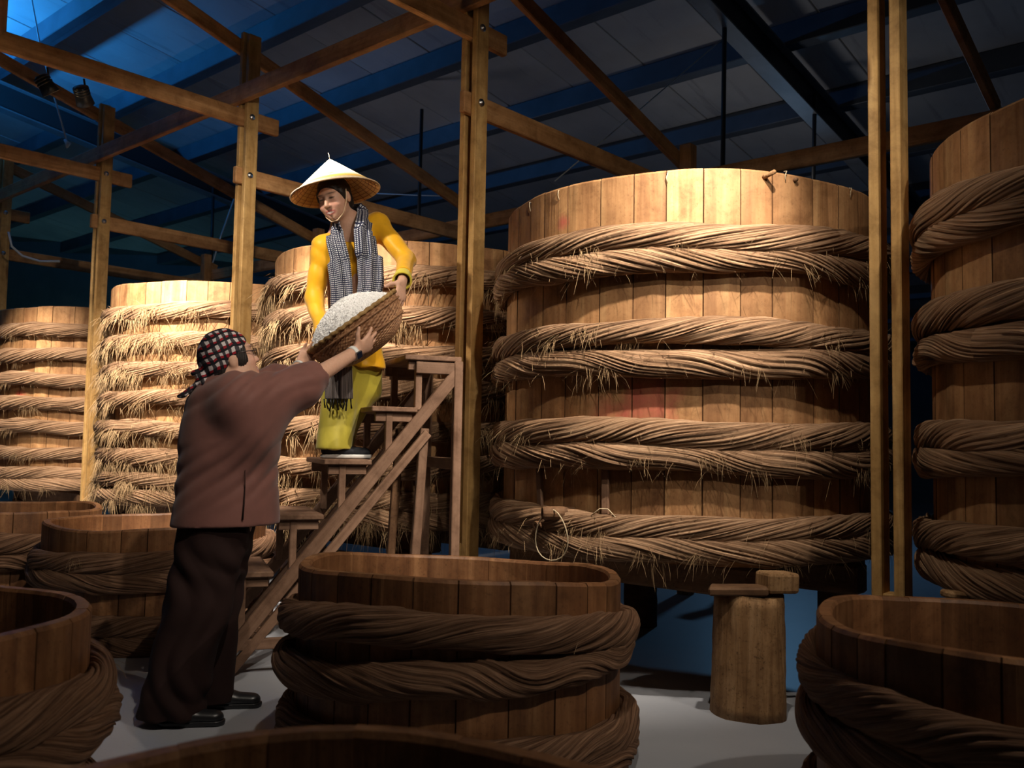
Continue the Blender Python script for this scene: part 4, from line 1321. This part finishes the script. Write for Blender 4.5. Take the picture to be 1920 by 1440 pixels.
# spectacles, watch, bangle
gl = []
for s in (-1, 1):
    cen = Lb(s * .034, .094, .004)
    gl = [Vector(cen + axb[0] * .022 * math.cos(a) + axb[2] * .016 * math.sin(a)) - brown.location for a in [TAU * i / 16 for i in range(16)]]
    g_ = tube('spectacle_rim', gl, .0014, M['glasses'], brown, 5, closed=True)
    tube('temple_arm', [Vector(Lb(s * .056, .093, .008)) - brown.location, Vector(Lb(s * .078, .05, .010)) - brown.location, Vector(Lb(s * .080, -.005, .010)) - brown.location], .0022, M['glasses'], brown, 5)
tube('bridge', [Vector(Lb(-.012, .098, .008)) - brown.location, Vector(Lb(.012, .098, .008)) - brown.location], .0014, M['glasses'], brown, 5)
def band(name, c, d, r, w, mat, parent, th=.003):
    c = Vector(c) - parent.location; d = Vector(d).normalized()
    v, f = lathe_geo([(r, -w / 2), (r + th, -w / 2), (r + th, w / 2), (r, w / 2), (r, -w / 2)], 24)
    m = d.to_track_quat('Z', 'Y').to_matrix().to_4x4(); m.translation = c
    return obj(name, mesh_data(name, v, f, mat, True), parent, mat4=m)
wd = WN - EN; wd = wd / np.linalg.norm(wd)
wc = WN - wd * .012
band('watch_strap', wc, wd, .0305, .022, M['white'], brown)
fd = np.cross(wd, (0, 0, 1)); fd /= np.linalg.norm(fd)
fd = fd * .8 + np.array((.25, -.2, -.3)); fd = fd - wd * (fd @ wd); fd /= np.linalg.norm(fd)
m = Matrix((Vector(wd), Vector(np.cross(fd, wd)), Vector(fd))).transposed().to_4x4(); m.translation = Vector(wc + fd * .034) - brown.location
wt = obj('watch_case', box_mesh(.038, .034, .011, M['chrome'], .004, 2), brown, mat4=m)
obj('watch_face', box_mesh(.033, .029, .003, M['glass'], .001), wt, loc=(0, 0, .0055))
wd2 = WF - EF; wd2 = wd2 / np.linalg.norm(wd2)
band('bangle', WF - wd2 * .005, wd2, .0300, .012, M['white'], brown, .005)
tag(brown, 'person in brown shirt and dark trousers reaching up to hold the basket', 'person')

# ================================================================== woman on the ladder
tz = treadz(3)
foot_c = LF + LU * .60 + LW * .26
woman = empty('person', (foot_c.x, foot_c.y, tz))
WD = 4.84
hw = vn(at(627, 372, 4.64)); WFc = (-.30, -.88, -.36); WU = (-.26, -.20, .95)
NW = vn(at(655, 432, 4.76))
SL = vn(at(606, 462, 4.72)); SR = vn(at(708, 420, 4.82))         # image-left and image-right shoulder
EL = vn(at(589, 560, 4.70)); WL = vn(at(606, 628, 4.52))
ER = vn(at(762, 487, 4.74)); WR = vn(at(754, 527, 4.46))
CH = vn(at(656, 500, 4.80)); PW = vn(at(664, 650, 4.88))
AL = vn((foot_c.x, foot_c.y, tz + .08)) + vn(LU) * -.07 + vn(LW) * -.055
AR = vn((foot_c.x, foot_c.y, tz + .08)) + vn(LU) * -.03 + vn(LW) * .075
S = Soft((-1.22, 4.28, .98), (-.44, 5.06, 2.52), .0034)
Lw, axw = add_head(S, hw, WFc, WU, .97, NW)
S.cone(NW, CH, .10, .12, .06, n=(0, 1, 0), ratio=.7); S.cone(CH, PW, .12, .13, .05, n=(0, 1, 0), ratio=.72)
S.cone(SL, SR, .045, .045, .05)
S.cone(SL, EL, .042, .036, .03); S.cone(EL, WL, .036, .024, .02)
S.cone(SR, ER, .042, .036, .03); S.cone(ER, WR, .036, .024, .02)
S.cone(PW + np.array((-.05, 0, -.05)), AL, .08, .035, .04); S.cone(PW + np.array((.05, .02, -.05)), AR, .08, .035, .04)
rimR = vn(at(742, 548, 4.42))
add_hand(S, WR, np.array((-.02, -.42, -.90)), np.array((-.80, .45, -.20)), (.10, .12, .16, .20), (.35, .62, .50), flip=-1, sc=.93, spread=.14)
add_hand(S, WL, np.array((.02, -.06, -.08)), np.array((.7, -.2, .1)), (.5, .5, .5, .5), (.5, .7, .4), flip=-1, sc=.93)
soft_obj('body', S, M['skin'], woman, 2, None, face_paint(Lw, axw, .97), SKIN)
# tunic
S = Soft((-1.30, 4.34, 1.45), (-.40, 5.16, 2.36), .0055)
tn = (.12, 1, 0)
S.cone(CH + np.array((0, 0, .05)), vn(at(662, 590, 4.86)), .142, .120, .05, n=tn, ratio=.74)
S.cone(vn(at(662, 590, 4.86)), vn(at(668, 700, 4.88)), .122, .160, .05, n=tn, ratio=.76)
S.cone(SL + np.array((.012, 0, -.012)), SR + np.array((-.012, 0, -.012)), .058, .058, .07)
S.ell(vn(at(640, 500, 4.70)), (.05, .045, .05), None, .05); S.ell(vn(at(692, 490, 4.73)), (.05, .045, .05), None, .05)
S.cone(SL, EL, .058, .046, .04); S.cone(EL, WL, .046, .036, .025)
S.cone(SR, ER, .058, .047, .04); S.cone(ER, WR - (WR - ER) * .25, .047, .040, .025)
S.cut(WL, WL - EL, WL, .1); S.cut(WR - (WR - ER) * .3, WR - ER, WR, .12)
# open V neck
S.ell(vn(at(650, 432, 4.66)), (.060, .10, .055), None, .01, True)
S.cone(vn(at(650, 440, 4.64)), vn(at(648, 487, 4.62)), .045, .010, .01, True)
S.cut(vn(at(668, 690, 4.88)), (0, 0, -1), R=.4)
soft_obj('tunic', S, M['tunic'], woman, 2, dict(dirs=[((.5, .1, .9), 40), ((.9, .1, -.4), 34)], amp=.006, seed=12))
S = Soft(WR - .12, WR + .12, .004)
cd = (WR - ER) / np.linalg.norm(WR - ER)
S.cone(WR - cd * .085, WR + cd * .004, .042, .050, .0)
S.cut(WR + cd * .0, cd); S.cut(WR - cd * .075, -cd)
S.cone(WR - cd * .05, WR + cd * .03, .034, .042, .0, True)
soft_obj('cuff', S, M['cuff'], woman, 1)
# trousers
S = Soft((-1.25, 4.50, .98), (-.50, 5.20, 1.75), .0055)
S.cone(vn(at(650, 660, 4.86)), vn(at(640, 720, 4.84)), .105, .095, .05)
S.cone(vn(at(640, 720, 4.84)), AL + np.array((.0, 0, -.03)), .098, .088, .05)
S.cone(vn(at(682, 660, 4.90)), vn(at(676, 730, 4.92)), .095, .085, .05)
S.cone(vn(at(674, 730, 4.92)), AR + np.array((0, 0, -.03)), .080, .070, .05)
S.cone(vn(at(694, 665, 4.94)), vn(at(697, 735, 4.95)), .055, .050, .05)
S.cut((0, 0, tz + .048), (0, 0, -1), AL, .5)
soft_obj('trousers', S, M['olive'], woman, 2, dict(dirs=[((1, .3, .1), 44), ((1, -.4, .3), 30)], amp=.008, seed=14))
shoe(woman, AL - vn(LU) * .065 - np.array((0, 0, .078)), LU, .262, M['navyshoe'], M['white'])
shoe(woman, AR - vn(LU) * .075 - np.array((0, 0, .078)), LU, .262, M['navyshoe'], M['white'])
# hair
S = Soft(hw - .16, hw + .16, .004)
S.ell(Lw(0, -.016, .030), (.080, .100, .090), axw, .0)
S.ell(Lw(0, -.078, -.035), (.058, .035, .055), axw, .03)
for s in (-1, 1): S.ell(Lw(s * .068, .030, .015), (.014, .022, .036), axw, .012)
S.cut(Lw(0, .060, .040), np.array(axw[1]) * .86 - np.array(axw[2]) * .50, Lw(0, .09, -.02), .135)
for s in (-1, 1): S.ell(Lw(s * .095, -.010, -.012), (.030, .018, .034), axw, .008, True)
soft_obj('hair', S, M['hair'], woman, 1, dict(dirs=[((.9, .3, .3), 330), ((.8, -.5, .2), 220)], amp=.0026, seed=6))
# conical hat
hat_up = Vector((-.20, .02, .98)).normalized()
hat_c = at(629, 362, 4.70)
Hm = hat_up.to_track_quat('Z', 'Y').to_matrix().to_4x4(); Hm.translation = hat_c - woman.location
hat = obj('conical_hat', None, woman, mat4=Hm)
t = NT('palm_leaf'); v = t.coords('Object', (1, 1, 1), rnd=False)
sp = t.node('ShaderNodeSeparateXYZ'); t.lk(v, sp.inputs[0])
an = t.math('ARCTAN2', sp.outputs['Y'], sp.outputs['X'])
st = t.math('FRACT', t.math('MULTIPLY', an, 9.5))
n1 = t.noise(v, 14, 4, .6)
c = t.ramp(st, [(0, (.42, .34, .22)), (.12, (.58, .51, .38)), (1, (.54, .46, .33))])
dec = t.math('MULTIPLY', t.math('GREATER_THAN', n1, .62), t.math('LESS_THAN', t.math('ABSOLUTE', t.math('SUBTRACT', sp.outputs['Z'], .085)), .035))
c = t.mix(dec, c, (.16, .22, .10))
ring = t.math('LESS_THAN', t.math('ABSOLUTE', t.math('SUBTRACT', sp.outputs['Z'], .030)), .010)
c = t.mix(ring, c, (.72, .45, .10))
M['palm'] = t.out(c, .5, .3)
M['lining'] = plain('hat_lining', (.72, .42, .11), .6, .3, 0, .15, 30)
M['rib'] = plain('hat_rib', (.36, .13, .03), .6)
HR, HH = .232, .185
prof = [(HR * (1 - t_) ** .94, HH * t_ ** 1.08) for t_ in [i / 14 for i in range(15)]]
obj('hat_shell', mesh_data('hat_shell', *lathe_geo(prof, 56), M['palm'], True), hat)
prof2 = [(r_ - .004 if r_ > .005 else r_, z_ - .005) for r_, z_ in prof]
v_, f_ = lathe_geo(prof2, 56)
obj('hat_lining', mesh_data('hat_lining', v_, [q_[::-1] for q_ in f_], M['lining'], True), hat)
rv, rf = [], []
def addt(path, r, closed=False):
    a, b = tube_geo(path, r, 4, closed); o_ = len(rv); rv.extend(a); rf.extend([tuple(x + o_ for x in q_) for q_ in b])
for i in range(1, 12):
    t_ = i / 14.0; r_ = HR * (1 - t_) ** .94 - .006; z_ = HH * t_ ** 1.08 - .006
    addt([(r_ * math.cos(TAU * j / 36), r_ * math.sin(TAU * j / 36), z_) for j in range(36)], .0014, True)
for j in range(26):
    a = TAU * j / 26
    addt([((r_ - .006) * math.cos(a), (r_ - .006) * math.sin(a), z_ - .006) for r_, z_ in prof[:-3]], .0012)
obj('hat_ribs', mesh_data('hat_ribs', rv, rf, M['rib']), hat)
tube('brim_edge', [(HR * math.cos(TAU * j / 48), HR * math.sin(TAU * j / 48), 0) for j in range(48)], .0035, M['cream'], hat, 6, closed=True)
tube('tip_thread', [(0, 0, HH), (.004, 0, HH + .012), (.0, 0, HH + .022), (.008, 0, HH + .03)], .0012, M['cream'], hat, 4)
cs = [Lw(-.083, .0, .03), Lw(-.076, .022, -.03), Lw(-.052, .050, -.085), Lw(-.02, .070, -.112), Lw(.02, .070, -.112), Lw(.052, .050, -.085), Lw(.076, .022, -.03), Lw(.083, .0, .03)]
tube('chin_ribbon', [Vector(p_) - woman.location for p_ in cs], .0035, M['cream'], woman, 6)
# neck scarf
def ribbon(name, pts, widths, mat, parent, nf=6, amp=.010, N_=26, nrm=(0, -1, 0), seed=0):
    """gathered cloth strip along pts; folds run along its length"""
    rs = random.Random(seed)
    P_ = [Vector(p) for p in pts]
    # resample
    out = []
    for i in range(len(P_) - 1):
        p0, p1, p2, p3 = P_[max(i - 1, 0)], P_[i], P_[i + 1], P_[min(i + 2, len(P_) - 1)]
        w0, w1 = widths[i], widths[i + 1]
        for j in range(8):
            t_ = j / 8
            q_ = .5 * ((2 * p1) + (p2 - p0) * t_ + (2 * p0 - 5 * p1 + 4 * p2 - p3) * t_ ** 2 + (3 * p1 - p0 - 3 * p2 + p3) * t_ ** 3)
            out.append((q_, w0 + (w1 - w0) * t_))
    out.append((P_[-1], widths[-1]))
    V_, F_, UV = [], [], []
    ph = [rs.uniform(0, 6) for _ in range(3)]
    Ls = 0; acc = []
    for i, (q_, w) in enumerate(out):
        if i: Ls += (q_ - out[i - 1][0]).length
        acc.append(Ls)
        t_ = (out[min(i + 1, len(out) - 1)][0] - out[max(i - 1, 0)][0]).normalized()
        nn = nrm[min(int(i / 8), len(nrm) - 1)] if isinstance(nrm, list) else nrm
        nn = Vector(nn); nn = (nn - t_ * nn.dot(t_)).normalized()
        sd = t_.cross(nn)
        for j in range(N_):
            s = j / (N_ - 1)
            o_ = amp * math.sin(s * nf * TAU / 2 + ph[0] + 1.2 * math.sin(Ls * 7 + ph[1])) + amp * .5 * math.sin(s * nf * TAU * 1.1 + ph[2] + Ls * 5)
            edge = .35 * w * (1 - math.sqrt(max(0, 1 - (2 * s - 1) ** 2 * .9)))
            V_.append(tuple(q_ + sd * (s - .5) * w + nn * (o_ - edge) - parent.location))
    for i in range(len(out) - 1):
        for j in range(N_ - 1):
            a = i * N_ + j
            F_.append((a, a + 1, a + N_ + 1, a + N_))
            for ii, jj in ((i, j), (i, j + 1), (i + 1, j + 1), (i + 1, j)):
                UV.append((jj / (N_ - 1), acc[ii]))
    o = obj(name, mesh_data(name, V_, F_, mat, True, UV), parent)
    md = o.modifiers.new('thickness', 'SOLIDIFY'); md.thickness = .004
    return o
sc_n = [(.3, .9, .3), (.9, -.2, .3), (.6, -.7, .3), (.1, -1, .2), (0, -1, .05)]
ribbon('scarf', [at(662, 402, 4.87), at(690, 404, 4.80), at(690, 432, 4.665), at(693, 480, 4.635), at(694, 520, 4.63), at(690, 556, 4.63)],
       [.10, .12, .125, .135, .135, .13], M['gingham'], woman, 5, .010, 28, sc_n, 4)
ribbon('scarf', [at(662, 402, 4.87), at(632, 412, 4.80), at(622, 438, 4.66), at(632, 490, 4.62), at(638, 560, 4.62), at(634, 640, 4.64), at(634, 690, 4.66)],
       [.10, .11, .115, .125, .12, .11, .13], M['gingham'], woman, 5, .010, 28, [(-.3, .9, .3), (-.9, -.2, .3), (-.5, -.8, .3), (-.1, -1, .1), (0, -1, .05)], 7)
ribbon('scarf_end', [at(634, 680, 4.655), at(633, 720, 4.66), at(633, 748, 4.665)], [.13, .145, .15], M['gingham_end'], woman, 5, .008, 28, (0, -1, 0), 9)
for i in range(9):
    b = at(608 + i * 6.2, 748, 4.66) - woman.location
    L_ = .045 + .02 * ((i * 7) % 5) / 5
    tube('fringe', [b, b + Vector((.003 * (-1) ** i, -.004, -L_ * .5)), b + Vector((.006 * (-1) ** (i // 2), 0, -L_))], [.0045, .0035, .005], M['black'], woman, 5)
tag(woman, 'woman in yellow tunic and conical hat standing on the ladder', 'person')
